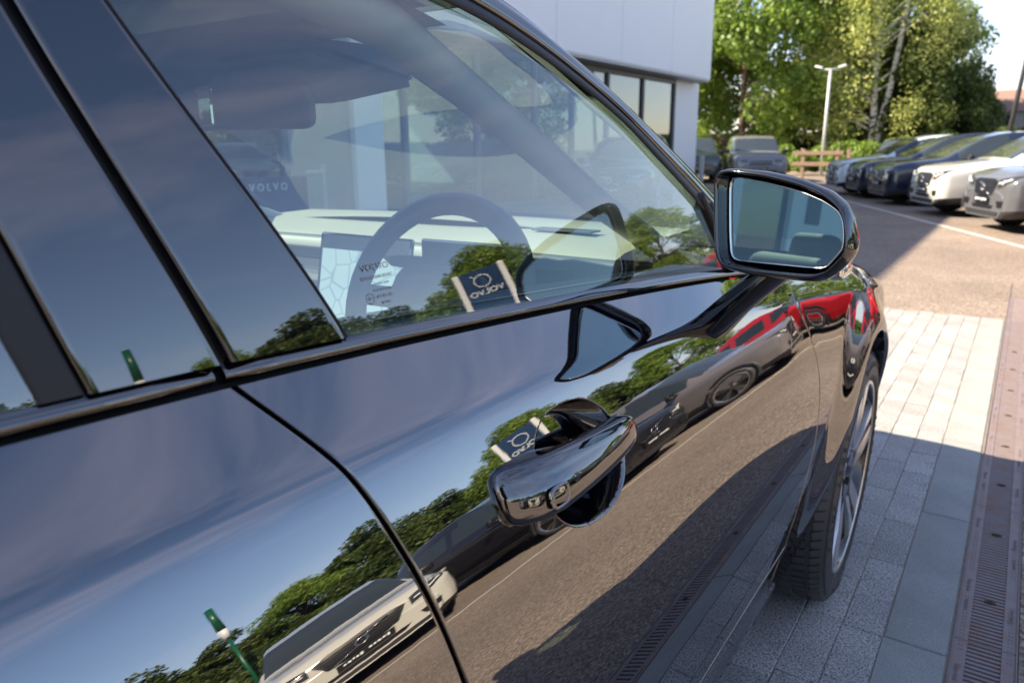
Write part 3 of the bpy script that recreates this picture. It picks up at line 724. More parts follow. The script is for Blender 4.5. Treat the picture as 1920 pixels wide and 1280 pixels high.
for c_, d_ in (((-.125, .006, -.005), (.10, .014, .042)), ((.125, .006, -.005), (.10, .014, .042)), ((0, .006, -.11), (.05, .012, .11))):
    bm = bmesh.new(); add_box(bm, c_, d_, .006, seg=2); bm_obj('wheel_spoke', bm, M['dashdark'], sw, smooth=True)
bm = bmesh.new(); add_tube(bm, [(0, .02, -.01), (0, .22, -.05)], .05, 14); bm_obj('steering_column', bm, M['dashdark'], sw, smooth=True)
bm = bmesh.new(); add_box(bm, (-.93, 1.225, 1.145), (.27, .012, .10), .004); cbm('driver_display', bm, M['trimgloss'])
# seats
def seat(x):
    bm = bmesh.new(); add_box(bm, (x, -.06, .88), (.50, .16, .62), .06, rot=Matrix.Rotation(R(12), 3, 'X'), seg=4); add_box(bm, (x, .32, .70), (.5, .5, .16), .05, seg=3); cbm('seat', bm, M['seat'], smooth=True)
    bm = bmesh.new(); add_box(bm, (x, -.17, 1.20), (.22, .09, .15), .035, rot=Matrix.Rotation(R(8), 3, 'X'), seg=4); cbm('headrest', bm, M['seat'], smooth=True)
seat(-1.72); seat(-.97)
bm = bmesh.new(); add_box(bm, (CX, -1.05, .85), (1.35, .18, .65), .06, rot=Matrix.Rotation(R(12), 3, 'X'), seg=3); cbm('rear_bench', bm, M['seat'], smooth=True)
# inner door cap under the near glass
V = []
for y in np.linspace(.35, 1.45, 20):
    for dx, dz in ((-.034, -.02), (-.034, .008), (-.05, .012), (-.085, .0), (-.10, -.06), (-.11, -.3)): V.append((side_x(y, zt_f(y), False) + dx, y, zt_f(y) + dz))
cobj('inner_door_panel', V, grid_faces(20, 6), M['dashdark'])
# far side glass and pillars
for y0, y1 in ((.42, 1.35), (-.95, .30)):
    V = []; 
    for u in np.linspace(0, 1, 12):
        for v in np.linspace(0, 1, 10):
            zl = zg0(y0); y = y0 + (y1 - y0) * u; zt2 = float(top_f(y)); zl = zg0(y); z = zl + (zt2 - zl) * v; V.append((2 * CX - glass_x(y, z), y, z))
    cobj('far_side_window', V, grid_faces(12, 10), M['windscreen'])
bm = bmesh.new(); add_tube(bm, [(2 * CX + .50, .36, 1.18), (2 * CX + .60, .30, 1.60)], .06, 8); add_tube(bm, [(2 * CX + .50, -1.0, 1.18), (2 * CX + .60, -1.0, 1.60)], .07, 8)
add_tube(bm, [(2 * CX - rx(q), ry(q), rz(q) - .01) for q in np.linspace(0, 12, 30)], .035, 8); cbm('far_side_pillar', bm, M['dashdark'], smooth=True)
# --- door handle
hs = [(.462, 1.0815, .010, .006), (.464, 1.0813, .017, .009), (.469, 1.081, .0235, .012), (.480, 1.080, .0270, .0145), (.50, 1.0785, .0280, .016), (.54, 1.0755, .0275, .0172), (.58, 1.0725, .0262, .0175), (.62, 1.0695, .0245, .0172), (.66, 1.0665, .0228, .0166), (.70, 1.0635, .0212, .0158), (.735, 1.061, .0196, .0148), (.762, 1.0590, .0172, .0132), (.778, 1.0578, .0130, .0105), (.784, 1.0573, .008, .0070), (.786, 1.0572, .003, .003)]
V = []; ns = 36
for y, z, hh, th in hs:
    yo = y; y = .532 + (y - .462) * .277 / .324; z = 1.053 - .007 * (yo - .46) / .33
    foot = max(0, min(1, (.575 - yo) / .03)) + max(0, min(1, (yo - .762) / .015))
    xc = -.361 - .010 * ((yo - .60) / .18) ** 2 * (1 if yo > .6 else .5) - .017 * max(0, (.535 - yo) / .07) ** 1.6
    for k in range(ns):
        a = 2 * math.pi * k / ns; ca, sa = math.cos(a), math.sin(a)
        e = 2 / 2.7
        dx = math.copysign(abs(ca) ** e, ca) * th; dz = math.copysign(abs(sa) ** e, sa) * hh
        dx -= dz * .28  # lean with the door
        # scooped upper face
        if sa > .2 and ca > -.2: dx -= .0035 * max(0, 1 - ((y - .62) / .12) ** 2)
        X_ = xc + dx
        if ca < 0 and foot > 0:
            tgt = side_x(y, z + dz) - .004; X_ = X_ + (min(tgt, X_) - X_) * min(1, foot) * min(1, -ca * 3)
        V.append((X_, y, z + dz))
F = grid_faces(len(hs), ns, wrap=True) + [tuple(range(ns))[::-1], tuple((len(hs) - 1) * ns + k for k in range(ns))]
hd = cobj('door_handle', V, F, M['handle'], fd)
# key sensor ring on the handle
V = []; nr = 28; cy_, cz_ = .590, 1.0455
for k in range(nr):
    a = 2 * math.pi * k / nr; ex = lambda c, n=4: math.copysign(abs(c) ** (2 / n), c)
    for rr, hh_ in ((.0078, .0000), (.0086, .0011), (.0098, .0014), (.0110, .0008), (.0116, -.0006)):
        y = cy_ + rr * ex(math.cos(a)) * 1.55; z = cz_ + rr * ex(math.sin(a)) * 1.05
        dzz = z - 1.0500; th = .0174 * (max(0, 1 - abs(dzz / .026) ** 2.7)) ** (1 / 2.7)
        V.append((-.3615 + th - .28 * dzz + hh_ - .0002, y, z))
cobj('key_sensor', V, grid_faces(nr, 5) + [((nr - 1) * 5 + j, (nr - 1) * 5 + j + 1, j + 1, j) for j in range(4)], mat('satin_ring', (.22, .22, .24), .15, metal=1), fd)
# --- wing mirror
mc = Vector((-.275, 1.12, 1.285)); mn = Vector((-.27, -.955, .065)).normalized()
mf = -mn; mr_ = mf.cross(Vector((0, 0, 1))).normalized(); mu = mr_.cross(mf).normalized()
G_ = [(-0.1098, 0.0502), (-0.1018, 0.0508), (-0.0494, 0.0442), (0.0078, 0.0329), (0.0438, 0.0214), (0.0673, 0.0086), (0.0755, -0.0037), (0.0795, -0.0208), (0.0808, -0.0409), (0.0695, -0.0581), (0.0543, -0.0713), (-0.0346, -0.0744), (-0.0887, -0.0747), (-0.0995, -0.0651), (-0.1065, -0.0296), (-0.1144, 0.0373)]
H_ = [(-0.1371, 0.0488), (-0.1259, 0.0615), (-0.1054, 0.0649), (-0.0516, 0.0618), (0.0053, 0.052), (0.0502, 0.0366), (0.074, 0.0197), (0.0862, 0.0004), (0.0945, -0.0303), (0.0933, -0.051), (0.0783, -0.0719), (0.0586, -0.0888), (0.0333, -0.0939), (-0.0517, -0.0958), (-0.0929, -0.0917), (-0.1108, -0.0846), (-0.1207, -0.0672), (-0.1309, -0.0131)]
def resample(P, n, smooth=3):
    P = [np.array(p) for p in P]; N = len(P); out = []
    for i in range(N):
        for k in range(10):
            t = k / 10; p0, p1, p2, p3 = P[i - 1], P[i], P[(i + 1) % N], P[(i + 2) % N]
            l = p1 + (p2 - p1) * t; c = .5 * ((2 * p1) + (-p0 + p2) * t + (2 * p0 - 5 * p1 + 4 * p2 - p3) * t * t + (-p0 + 3 * p1 - 3 * p2 + p3) * t ** 3)
            out.append(.5 * l + .5 * c)
    A = np.array(out)
    # angular resample about centre so that rings correspond
    c = np.array([-.01, -.018]); d = A - c; ang = np.unwrap(np.arctan2(d[:, 1], d[:, 0])); 
    if ang[-1] < ang[0]: A = A[::-1]; ang = ang[::-1]
    r = np.hypot(*(A - c).T); ang2 = ang - ang[0]
    T = np.linspace(0, 2 * np.pi, n, endpoint=False)
    base = ang[0]
    aa = np.concatenate([ang, [ang[0] + 2 * np.pi]]); rr = np.concatenate([r, [r[0]]])
    q = (T - base) % (2 * np.pi) + base
    R_ = np.interp(q, aa, rr)
    return np.stack([c[0] + R_ * np.cos(T), c[1] + R_ * np.sin(T)], 1)
NM = 96
Gp, Hp = resample(G_, NM), resample(H_, NM)
cen = np.array([-.01, -.018])
def m3(p, d=0.0): v = mc + mr_ * float(p[0]) + mu * float(p[1]) + mf * d; return (v.x, v.y, v.z)
def ringmix(t, off=0.0):
    A = Gp + (Hp - Gp) * t; 
    if off: 
        d = A - cen; A = cen + d * (1 + off / np.hypot(*d.T)[:, None])
    return A
# glass
gd = lambda p: .006 - .05 * float(p[0])
V = [m3(cen, gd(cen))] + [m3(p, gd(p)) for p in ringmix(0, -.0015)]
cobj('mirror_glass', V, [(0, 1 + (k + 1) % NM, 1 + k) for k in range(NM)], M['mirror'])
V = []
for off, d in ((-.0018, .0042), (-.0016, .0020), (0, .0014), (.0006, .0035)): V += [m3(p, d + gd(p) - .004) for p in ringmix(0, off)]
cobj('mirror_glass_edge', V, grid_faces(4, NM, wrap=True), M['rim_line'])
V = []
for t, off, d in ((0, .0006, .018), (.02, .0006, .016), (.12, .001, .011), (.30, .0, .004), (.40, 0, -.004), (.47, 0, -.0085), (.58, 0, -.0105), (.72, 0, -.0085), (.84, 0, -.003), (.93, 0, .004), (1, -.001, .013), (1, -.003, .022), (1, -.007, .032), (1, -.013, .042), (1, -.022, .051), (1, -.036, .060), (1, -.055, .066)): V += [m3(p, d) for p in ringmix(t, off)]
V.append(m3(cen, .068)); nn = 17
F = grid_faces(nn, NM, wrap=True) + [((nn - 1) * NM + k, (nn - 1) * NM + (k + 1) % NM, nn * NM) for k in range(NM)]
cobj('mirror_housing', V, F, M['mirrorshell'])
bm = bmesh.new()
P = [Vector((-.425, 1.19, 1.075)), Vector((-.392, 1.180, 1.105)), Vector((-.365, 1.175, 1.135)), Vector((-.335, 1.172, 1.165)), Vector((-.306, 1.180, 1.192)), Vector((-.295, 1.185, 1.203))]
rings = []
for i, p in enumerate(P):
    w = (.050, .043, .036, .036, .042, .045)[i]; h = (.034, .030, .027, .027, .026, .026)[i]
    e = []
    for k in range(20):
        a = 2 * math.pi * k / 20; c_, s_ = math.cos(a), math.sin(a); c_ = math.copysign(abs(c_) ** .75, c_); s_ = math.copysign(abs(s_) ** .75, s_)
        e.append(bm.verts.new(p + Vector((.7, -.0, -.55)) * s_ * h * .9 + Vector((.15, 1, 0)) * c_ * w))
    rings.append(e)
for i in range(len(P) - 1):
    for k in range(20): bm.faces.new((rings[i][k], rings[i][(k + 1) % 20], rings[i + 1][(k + 1) % 20], rings[i + 1][k]))
cbm('mirror_arm', bm, M['mirrorshell'], smooth=True)
bm = bmesh.new(); add_box(bm, (-.222, 1.165, 1.205), (.045, .07, .022), .006, seg=2); cbm('mirror_repeater', bm, M['chrome'], smooth=True)

# --- front wheel
def wheel_parts(parent, big=True):
    """axle along local x, outward face at x=0"""
    Rt = .393
    tyre = [(-.232, .285), (-.242, .33), (-.239, .365), (-.226, .384), (-.195, .391), (-.14, .3935), (-.08, .3925), (-.035, .388), (-.018, .382), (-.006, .368), (.001, .345), (.001, .325), (-.006, .308), (-.012, .302)]
    n = 120; V = []
    for i in range(n):
        a = 2 * math.pi * i / n
        for j, (x, r) in enumerate(tyre):
            V.append((x, r * math.cos(a), r * math.sin(a)))
    F = []; nt_ = len(tyre)
    for i in range(n):
        for j in range(nt_ - 1): F.append((i * nt_ + j, i * nt_ + j + 1, ((i + 1) % n) * nt_ + j + 1, ((i + 1) % n) * nt_ + j))
    mesh_obj('tyre', V, F, M['tyre'], parent)
    # tread blocks
    bm = bmesh.new()
    for i in range(84):
        a = 2 * math.pi * i / 84
        for x0, w, da in ((-.030, .030, 0), (-.072, .034, .02), (-.115, .034, .035), (-.158, .034, .02), (-.20, .034, 0)):
            r = lerp(x0, [-.239, -.226, -.195, -.14, -.08, -.035, -.018], [.366, .385, .391, .3935, .3925, .388, .383]); aa = a + da
            rt = Matrix.Rotation(aa, 3, 'X') 
            c = Vector((x0, r * math.cos(aa), r * math.sin(aa)))
            add_box(bm, c, (w, .011, .0215), .0, rot=Matrix.Rotation(aa, 3, 'X') @ Matrix.Rotation(.25 if x0 > -.1 else -.25, 3, 'Y') @ Matrix.Rotation(-.35 * (1 if x0 > -.05 else 0), 3, 'Z'))
    tr = bm_obj('tread', bm, M['tyre'], parent); tr['kind'] = 'stuff'
    # sidewall rings and lettering
    bm = bmesh.new()
    for r in (.372, .335, .318):
        add_tube(bm, [(.0012 if r < .36 else -.006, r * math.cos(2 * math.pi * k / 64), r * math.sin(2 * math.pi * k / 64)) for k in range(65)], .0012, 5, cap=False)
    bm_obj('sidewall_ridge', bm, M['tyre'], parent)
    for a0, s in ((R(78), 'MICHELIN'), (R(258), 'MICHELIN'), (R(165), 'PILOT SPORT'), (R(-15), 'PILOT SPORT')):
        step = R(5.2)
        for k, ch in enumerate(s):
            if ch == ' ': continue
            a = a0 - (k - len(s) / 2) * step
            p = (.0012, .352 * math.cos(a), .352 * math.sin(a)); up = Vector((0, math.cos(a), math.sin(a)))
            rt = up.cross(Vector((1, 0, 0)))
            text_mesh('tyre_lettering', ch, .026, M['tyre'], frame(p, rt, (1, 0, 0)), parent, extrude=.0008)
    # rim barrel and flange
    rim = [(-.012, .302), (-.004, .300), (-.002, .294), (-.006, .287), (-.03, .281), (-.09, .272), (-.2, .268)]
    V = []; nr_ = len(rim)
    for i in range(96):
        a = 2 * math.pi * i / 96
        for x, r in rim: V.append((x, r * math.cos(a), r * math.sin(a)))
    F = []
    for i in range(96):
        for j in range(nr_ - 1): F.append((i * nr_ + j, ((i + 1) % 96) * nr_ + j, ((i + 1) % 96) * nr_ + j + 1, i * nr_ + j + 1))
    mi = [1 if (k % (nr_ - 1)) < 3 else 0 for k in range(len(F))]
    mesh_obj('rim', V, F, [M['rimdark'], M['rimcut']], parent, mi=mi)
    def prism(bm, pts2, x0, x1, rot, taper=.0):
        """pts2 list of (u radial, v tangential, depth)"""
        ca, sa = math.cos(rot), math.sin(rot); top = []; bot = []
        for u, v, d in pts2:
            y = u * ca - v * sa; z = u * sa + v * ca
            top.append(bm.verts.new((x0 + d, y, z))); v2 = v * (1 + taper); y = u * ca - v2 * sa; z = u * sa + v2 * ca; bot.append(bm.verts.new((x1, y, z)))
        n_ = len(pts2); bm.faces.new(top)
        for i in range(n_): bm.faces.new((top[i], bot[i], bot[(i + 1) % n_], top[(i + 1) % n_]))
    for s in range(5):
        rot = R(72 * s + 20)
        bm = bmesh.new()
        prism(bm, [(.075, -.040, -.022), (.17, -.050, -.010), (.290, -.074, -.006), (.291, -.020, -.006), (.12, -.006, -.020)], -.0, -.06, rot, .1); bm_obj('spoke', bm, M['rimcut'], parent)
        bm = bmesh.new()
        prism(bm, [(.12, .006, -.020), (.291, .020, -.006), (.290, .074, -.006), (.17, .050, -.010), (.075, .040, -.022)], -.0, -.06, rot, .1); bm_obj('spoke', bm, M['rimcut'], parent)
        bm = bmesh.new()
        prism(bm, [(.11, -.010, -.030), (.283, -.026, -.012), (.283, .026, -.012), (.11, .010, -.030)], -.003, -.05, rot); 
        prism(bm, [(.10, .030, -.024), (.280, .078, -.014), (.276, .090, -.016), (.10, .047, -.03)], -.003, -.06, rot)
        prism(bm, [(.10, -.047, -.03), (.276, -.090, -.016), (.280, -.078, -.014), (.10, -.030, -.024)], -.003, -.06, rot)
        bm_obj('spoke_pocket', bm, M['rimdark'], parent)
    bm = bmesh.new(); add_cyl(bm, (-.045, 0, 0), (1, 0, 0), .085, .05, 40, r2=.07); add_cyl(bm, (-.018, 0, 0), (1, 0, 0), .032, .012, 30, r2=.03); bm_obj('wheel_centre', bm, M['rimdark'], parent, sharp=R(40))
    bm = bmesh.new(); add_cyl(bm, (-.10, 0, 0), (1, 0, 0), .20, .03, 48); bm_obj('brake_disc', bm, M['rimcut'], parent, sharp=R(40))
    bm = bmesh.new(); add_box(bm, (-.09, -.17, .06), (.09, .10, .20), .02, seg=2); bm_obj('brake_caliper', bm, M['rimdark'], parent)
wh = bpy.data.objects.new('front_wheel', None); link(wh, car); wh.location = (-.322 - CX, HUB[0] - 1.0, .392); wh.rotation_euler = (0, R(1.4), R(1.0))
# thing > part > sub-part: the wheel is the part
wheel_parts(wh)
wm = bpy.data.objects.new('rear_wheel', None); link(wm, car); wm.location = (-.36 - CX, -.62 - 1.0, .393)
# copies share the mesh data
for nm, lx, ly, rz_ in (('front_wheel', 2 * CX + .36 - CX, HUB[0] - 1.0, math.pi), ('rear_wheel', 2 * CX + .36 - CX, -1.62, math.pi)):
    w2 = bpy.data.objects.new(nm, None); link(w2, car); w2.location = (lx, ly, .393); w2.rotation_euler = (0, 0, rz_)
    for ch in wh.children:
        if ch.name.split('.')[0] in ('tyre', 'rim'): c = ch.copy(); COL.objects.link(c); c.parent = w2
for ch in wh.children:
    if ch.name.split('.')[0] in ('tyre', 'rim'): c = ch.copy(); COL.objects.link(c); c.parent = wm
# --- printed marks on the side window
def on_glass(y, z, off=.0012):
    x = glass_x(y, z); e = .01
    ty = Vector((glass_x(y + e, z) - x, e, 0)); tz = Vector((glass_x(y, z + e) - x, 0, e)); nrm = ty.cross(tz).normalized()
    if nrm.x < 0: nrm = -nrm
    p = Vector((x, y, z)) + nrm * off
    return frame(p, ty, nrm), p
def gtext(s, y, z, size, sx=1.0, m=None):
    fm, _ = on_glass(y, z); o_ = text_mesh('window_marking', s, size, m or M['grey_print'], CI @ fm, car, extrude=0.0001, sx=sx)
for s, y, z, sz, sx in (('VOLVO', .500, 1.2745, .0085, 1.25), ('SAINT-GOBAIN SEKURIT', .500, 1.2655, .0045, .8), ('TRANSP TEMP', .503, 1.2590, .0032, 1), ('DOT 22 M 35 AS2', .505, 1.2535, .0032, 1), ('43R-000577', .506, 1.2475, .0045, 1), ('FRANCE', .506, 1.2415, .0032, 1)): gtext(s, y, z, sz, sx)
gtext('E2', .487, 1.2470, .0045)
fm, pc = on_glass(.487, 1.2470)
bm = bmesh.new(); add_tube(bm, [fm @ Vector((.0048 * math.cos(a), .0048 * math.sin(a), 0)) for a in np.linspace(0, 2 * math.pi, 25)], .0003, 4, cap=False); cbm('window_marking', bm, M['grey_print'])
# price sheet inside the rear window
V = []; 
for y in (-.25, .165):
    for z in (1.20, 1.50): V.append((glass_x(y, z) - .006, y, z))
cobj('window_sheet', V, [(0, 1, 3, 2)], mat('pale_blue_sheet', (.36, .60, .70), .5, var=.1, vscale=20))
for k, (s, y, z) in enumerate((('0 mi', .10, 1.345), ('finance', .10, 1.320), ('from', .085, 1.300), ('per month', .10, 1.282), ('see inside', .11, 1.252))):
    fm, _ = on_glass(y, z, -.0035); text_mesh('sheet_text', s, .014, M['grey_print'], CI @ fm, car, extrude=0.0001, sx=-1 if False else 1)

# ================================================================== PARKED CARS
def suv(name, label, cat, paintmat, cladmat, box=False, group=None):
    """local +x = heading, origin on the ground under the front bumper's middle"""
    root = empty(name); tag(root, label, cat, group)
    Wd = .93 if not box else 1.0
    h = 1.0
    if not box:
        st = [ # x, topz, topw, beltz, w, bottomz, glassbase offset
            (0.00, .62, .56, .56, .70, .23), (-.03, .82, .68, .74, .80, .23), (-.13, .935, .75, .83, .885, .23), (-.40, 1.00, .76, .88, .915, .24), (-.80, 1.045, .78, .93, .93, .24), (-1.18, 1.085, .78, .98, .93, .24),
            (-1.45, 1.23, .74, 1.0, .93, .24), (-1.75, 1.40, .68, 1.01, .93, .24), (-2.05, 1.54, .64, 1.015, .93, .24), (-2.5, 1.63, .62, 1.02, .93, .24), (-3.1, 1.655, .62, 1.03, .93, .24), (-3.7, 1.61, .60, 1.05, .925, .24), (-4.12, 1.53, .58, 1.06, .90, .26), (-4.28, 1.28, .62, 1.04, .86, .30), (-4.38, 1.00, .64, .90, .82, .32), (-4.42, .7, .6, .6, .74, .36)]
        cow, rtop, rear0 = 5, 8, 12
    else:
        st = [
            (0.00, .70, .60, .62, .72, .36), (-.03, .92, .74, .80, .86, .28), (-.12, 1.05, .82, .94, .96, .26), (-.45, 1.12, .84, 1.0, 1.0, .26), (-.9, 1.15, .85, 1.03, 1.0, .26), (-1.35, 1.17, .85, 1.06, 1.0, .26),
            (-1.55, 1.30, .82, 1.08, 1.0, .26), (-1.80, 1.50, .78, 1.09, 1.0, .26), (-2.05, 1.68, .74, 1.10, 1.0, .26), (-2.5, 1.78, .73, 1.10, 1.0, .26), (-3.3, 1.81, .73, 1.10, 1.0, .26), (-4.1, 1.79, .72, 1.10, .99, .26), (-4.5, 1.75, .71, 1.10, .98, .28), (-4.7, 1.45, .74, 1.08, .96, .30), (-4.82, 1.1, .76, .95, .93, .32), (-4.86, .75, .7, .6, .85, .36)]
        cow, rtop, rear0 = 5, 8, 12
    prof = []
    for (x, tz, tw, bz, w, b) in st:
        prof.append([(x, w * .82, b), (x, w * .97, b + .09), (x, w, (b + bz) * .5), (x, w * .985, bz - .04), (x, w * .955, bz + .01), (x, tw + (w * .955 - tw) * .12, tz - .035 if tz - bz > .09 else bz + (tz - bz) * .6), (x, tw * .82, tz), (x, 0, tz + .02)])
    A = np.array(prof)  # ns x 8 x 3
    sub = 4
    def refine(A, axis, k):
        n = A.shape[axis]; t = np.arange(n); tt = np.linspace(0, n - 1, (n - 1) * k + 1)
        A2 = np.moveaxis(A, axis, 0); out = []
        for q in tt:
            i = min(int(q), n - 2); f = q - i
            p0, p1, p2, p3 = A2[max(i - 1, 0)], A2[i], A2[i + 1], A2[min(i + 2, n - 1)]
            c = .5 * ((2 * p1) + (-p0 + p2) * f + (2 * p0 - 5 * p1 + 4 * p2 - p3) * f * f + (-p0 + 3 * p1 - 3 * p2 + p3) * f ** 3)
            out.append(.5 * c + .5 * (p1 + (p2 - p1) * f))
        return np.moveaxis(np.array(out), 0, axis)
    A = refine(refine(A, 0, sub), 1, sub)
    ns_, nj = A.shape[0], A.shape[1]
    V = []; 
    for i in range(ns_):
        for j in range(nj): V.append(A[i, j])
        for j in range(nj - 2, -1, -1): V.append(A[i, j] * np.array([1, -1, 1]))
    NJ = 2 * nj - 1; F = []; kind = []
    belt_j = 4 * sub; top_j = 5 * sub
    for i in range(ns_ - 1):
        for j in range(NJ - 1):
            F.append((i * NJ + j, i * NJ + j + 1, (i + 1) * NJ + j + 1, (i + 1) * NJ + j))
            jj = j if j < nj - 1 else NJ - 2 - j
            s_i = i / sub
            k = 0
            if cow + .15 <= s_i < rtop - .05 and jj >= top_j + (1 if s_i < cow + .8 else 0): k = 'w'
            elif rear0 <= s_i < rear0 + 1.1 and jj >= top_j + 1: k = 'r'
            elif belt_j + 1 <= jj < top_j - (0 if s_i < 9 else 1):
                xx = V[i * NJ + j][0]; L_ = 1
                f0 = cow + 1.0; f1 = rear0 - .2
                if f0 <= s_i < f1:
                    k = 's'
                    for pb_ in ((9.1, 9.35), (10.55, 10.8)):
                        if pb_[0] <= s_i < pb_[1]: k = 0
            elif jj < 1 * sub + 1: k = 'c'
            kind.append(k)
    F.append(tuple(range(NJ))); kind.append(0); F.append(tuple((ns_ - 1) * NJ + j for j in range(NJ))[::-1]); kind.append(0)
    V = np.array(V)
    def sel(ks): return [f for f, k in zip(F, kind) if k in ks]
    def comp(fs, push=0.0):
        ids = sorted({v for f in fs for v in f}); mp_ = {v: n for n, v in enumerate(ids)}
        vv = V[ids].copy()
        if push:
            c = np.array([-2.2, 0, .8]); d = vv - c; d[:, 0] *= .3; d /= np.linalg.norm(d, axis=1)[:, None]; vv = vv + d * push
        return vv, [tuple(mp_[v] for v in f) for f in fs]
    vv, ff = comp(sel([0])); bo_ = mesh_obj('body', vv, ff, paintmat, root)
    for pg in bo_.data.polygons:
        if len(pg.vertices) > 4: pg.use_smooth = False
    vv, ff = comp(sel(['c'])); mesh_obj('sill_cladding', vv, ff, cladmat, root)
    for k, nm in (('w', 'windscreen'), ('r', 'rear_window'), ('s', 'side_window')):
        fs = sel([k]); groups = []
        if k == 's':
            for sg_ in (-1, 1):
                for p0, p1 in ((-9, 9.2), (9.2, 10.7), (10.7, 99)):
                    groups.append([f for f in fs if sg_ * sum(V[v][1] for v in f) > 0 and p0 <= (f[0] // NJ) / sub < p1])
        else: groups = [fs]
        for g_ in groups:
            if g_: vv, ff = comp(g_); mesh_obj(nm, vv, ff, M['pglass'], root)
    bm = bmesh.new(); add_box(bm, (-2.2, 0, .62), (3.4, 1.5, .5), .05); add_box(bm, (-1.9, .38, .95), (.25, .5, .6), .05); add_box(bm, (-1.9, -.38, .95), (.25, .5, .6), .05); add_box(bm, (-3.1, 0, .9), (.3, 1.2, .5), .05); bm_obj('cabin', bm, M['void'], root)
    bv = BVHTree.FromPolygons([Vector(v) for v in V], F)
    def proj_front(y, z, off=.012):
        h_ = bv.ray_cast(Vector((2, y, z)), Vector((-1, 0, 0)))
        p = h_[0] if h_[0] else Vector((-.1, y, z)); return (p.x + off, y * 1.003, z)
    def patch(nm, poly, m, off=.012, parent=None, n=6, dirx=1):
        poly = [np.array(p, float) for p in poly]; 
        top = poly[:len(poly) // 2]; bot = poly[len(poly) // 2:][::-1]
        Vv = []
        def along(P, t):
            q = t * (len(P) - 1); i = min(int(q), len(P) - 2); return P[i] + (P[i + 1] - P[i]) * (q - i)
        nu_, nv_ = 16, 6
        for a in range(nu_):
            for b in range(nv_):
                p = along(top, a / (nu_ - 1)) * (1 - b / (nv_ - 1)) + along(bot, a / (nu_ - 1)) * (b / (nv_ - 1))
                if dirx > 0: Vv.append(proj_front(p[0], p[1], off))
                else:
                    h_ = bv.ray_cast(Vector((-8, p[0], p[1])), Vector((1, 0, 0))); pp = h_[0] if h_[0] else Vector((-4.4, p[0], p[1])); Vv.append((pp.x - off, p[0], p[1]))
        return mesh_obj(nm, Vv, grid_faces(nu_, nv_), m, parent or root)
    z0 = .06 if box else 0
    if not box:
        g = patch('grille', [(-.42, .80), (-.30, .845), (.30, .845), (.42, .80), (.32, .60), (.15, .565), (-.15, .565), (-.32, .60)], M['grille'], .010)
        bm = bmesh.new()
        for k in range(6): 
            z = .60 + k * .037; w_ = .31 + k * .014; a = proj_front(-w_, z, .016); b = proj_front(0, z, .020); c = proj_front(w_, z, .016); add_tube(bm, [a, proj_front(-w_ / 2, z, .02), b, proj_front(w_ / 2, z, .02), c], .004, 5)
        bm_obj('grille_bar', bm, M['rimdark'], g)
        bm = bmesh.new(); c = Vector(proj_front(0, .70, .03)); add_tube(bm, [c + Vector((0, .055 * math.cos(a), .055 * math.sin(a))) for a in np.linspace(0, 2 * math.pi, 25)], .011, 8, cap=False)
        add_tube(bm, [Vector(proj_front(.27, .60, .024)), c + Vector((0, .04, -.04))], .009, 6); add_tube(bm, [c + Vector((0, -.04, .04)), Vector(proj_front(-.25, .815, .024))], .009, 6)
        add_tube(bm, [c + Vector((0, -.04, .04)), c + Vector((0, -.085, .085))], .012, 6)
        bm_obj('emblem', bm, M['chrome'], g, smooth=True)
        for s in (-1, 1):
            hl = patch('headlight', [(s * .46, .84), (s * .66, .875), (s * .83, .91), (s * .82, .83), (s * .62, .735), (s * .46, .70)], M['headglass'], .010)
            bm = bmesh.new(); add_tube(bm, [proj_front(s * .50, .775, .018), proj_front(s * .62, .795, .02), proj_front(s * .78, .85, .02)], .012, 6); add_tube(bm, [proj_front(s * .64, .835, .02), proj_front(s * .62, .755, .02)], .008, 6); bm_obj('running_light', bm, M['lampwhite'], hl)
            patch('fog_recess', [(s * .50, .50), (s * .72, .51), (s * .70, .41), (s * .55, .40)], M['grille'], .010)
        patch('lower_intake', [(-.40, .425), (.40, .425), (.34, .365), (-.34, .365)], M['grille'], .006)
        patch('bumper_cladding', [(-.60, .33), (0, .33), (.60, .33), (.56, .26), (0, .26), (-.56, .26)], cladmat, .008)
    else:
        g = patch('grille', [(-.42, .86), (.42, .86), (.40, .72), (-.40, .72)], M['grille'], .012)
        bm = bmesh.new(); add_tube(bm, [proj_front(-.42, .79, .02), proj_front(0, .79, .02), proj_front(.42, .79, .02)], .012, 6); bm_obj('grille_bar', bm, M['chrome'], g)
        for s in (-1, 1):
            patch('headlight', [(s * .48, .90), (s * .74, .90), (s * .74, .80), (s * .48, .78)], M['headglass'], .012)
        patch('lower_intake', [(-.6, .52), (.6, .52), (.5, .36), (-.5, .36)], M['grille'], .012)
        patch('skid_plate', [(-.4, .36), (.4, .36), (.36, .30), (-.36, .30)], M['chrome'], .02)
    px_ = proj_front(0, .50, 0)[0]
    bm = bmesh.new(); add_box(bm, (px_ + .028, 0, .505 + z0), (.012, .52, .112), .003); pl = bm_obj('number_plate', bm, M['grille'], root)
    bm = bmesh.new(); rr = random.Random(3)
    for k in range(11):
        if k == 5: continue
        add_box(bm, (px_ + .0355, -.19 + k * .038, .512 + z0 + rr.uniform(-.006, .006)), (.003, .024, .045 if k in (0, 6) else .030), 0)
    pt_ = bm_obj('plate_lettering', bm, M['white_print'], pl); pt_['kind'] = 'stuff'
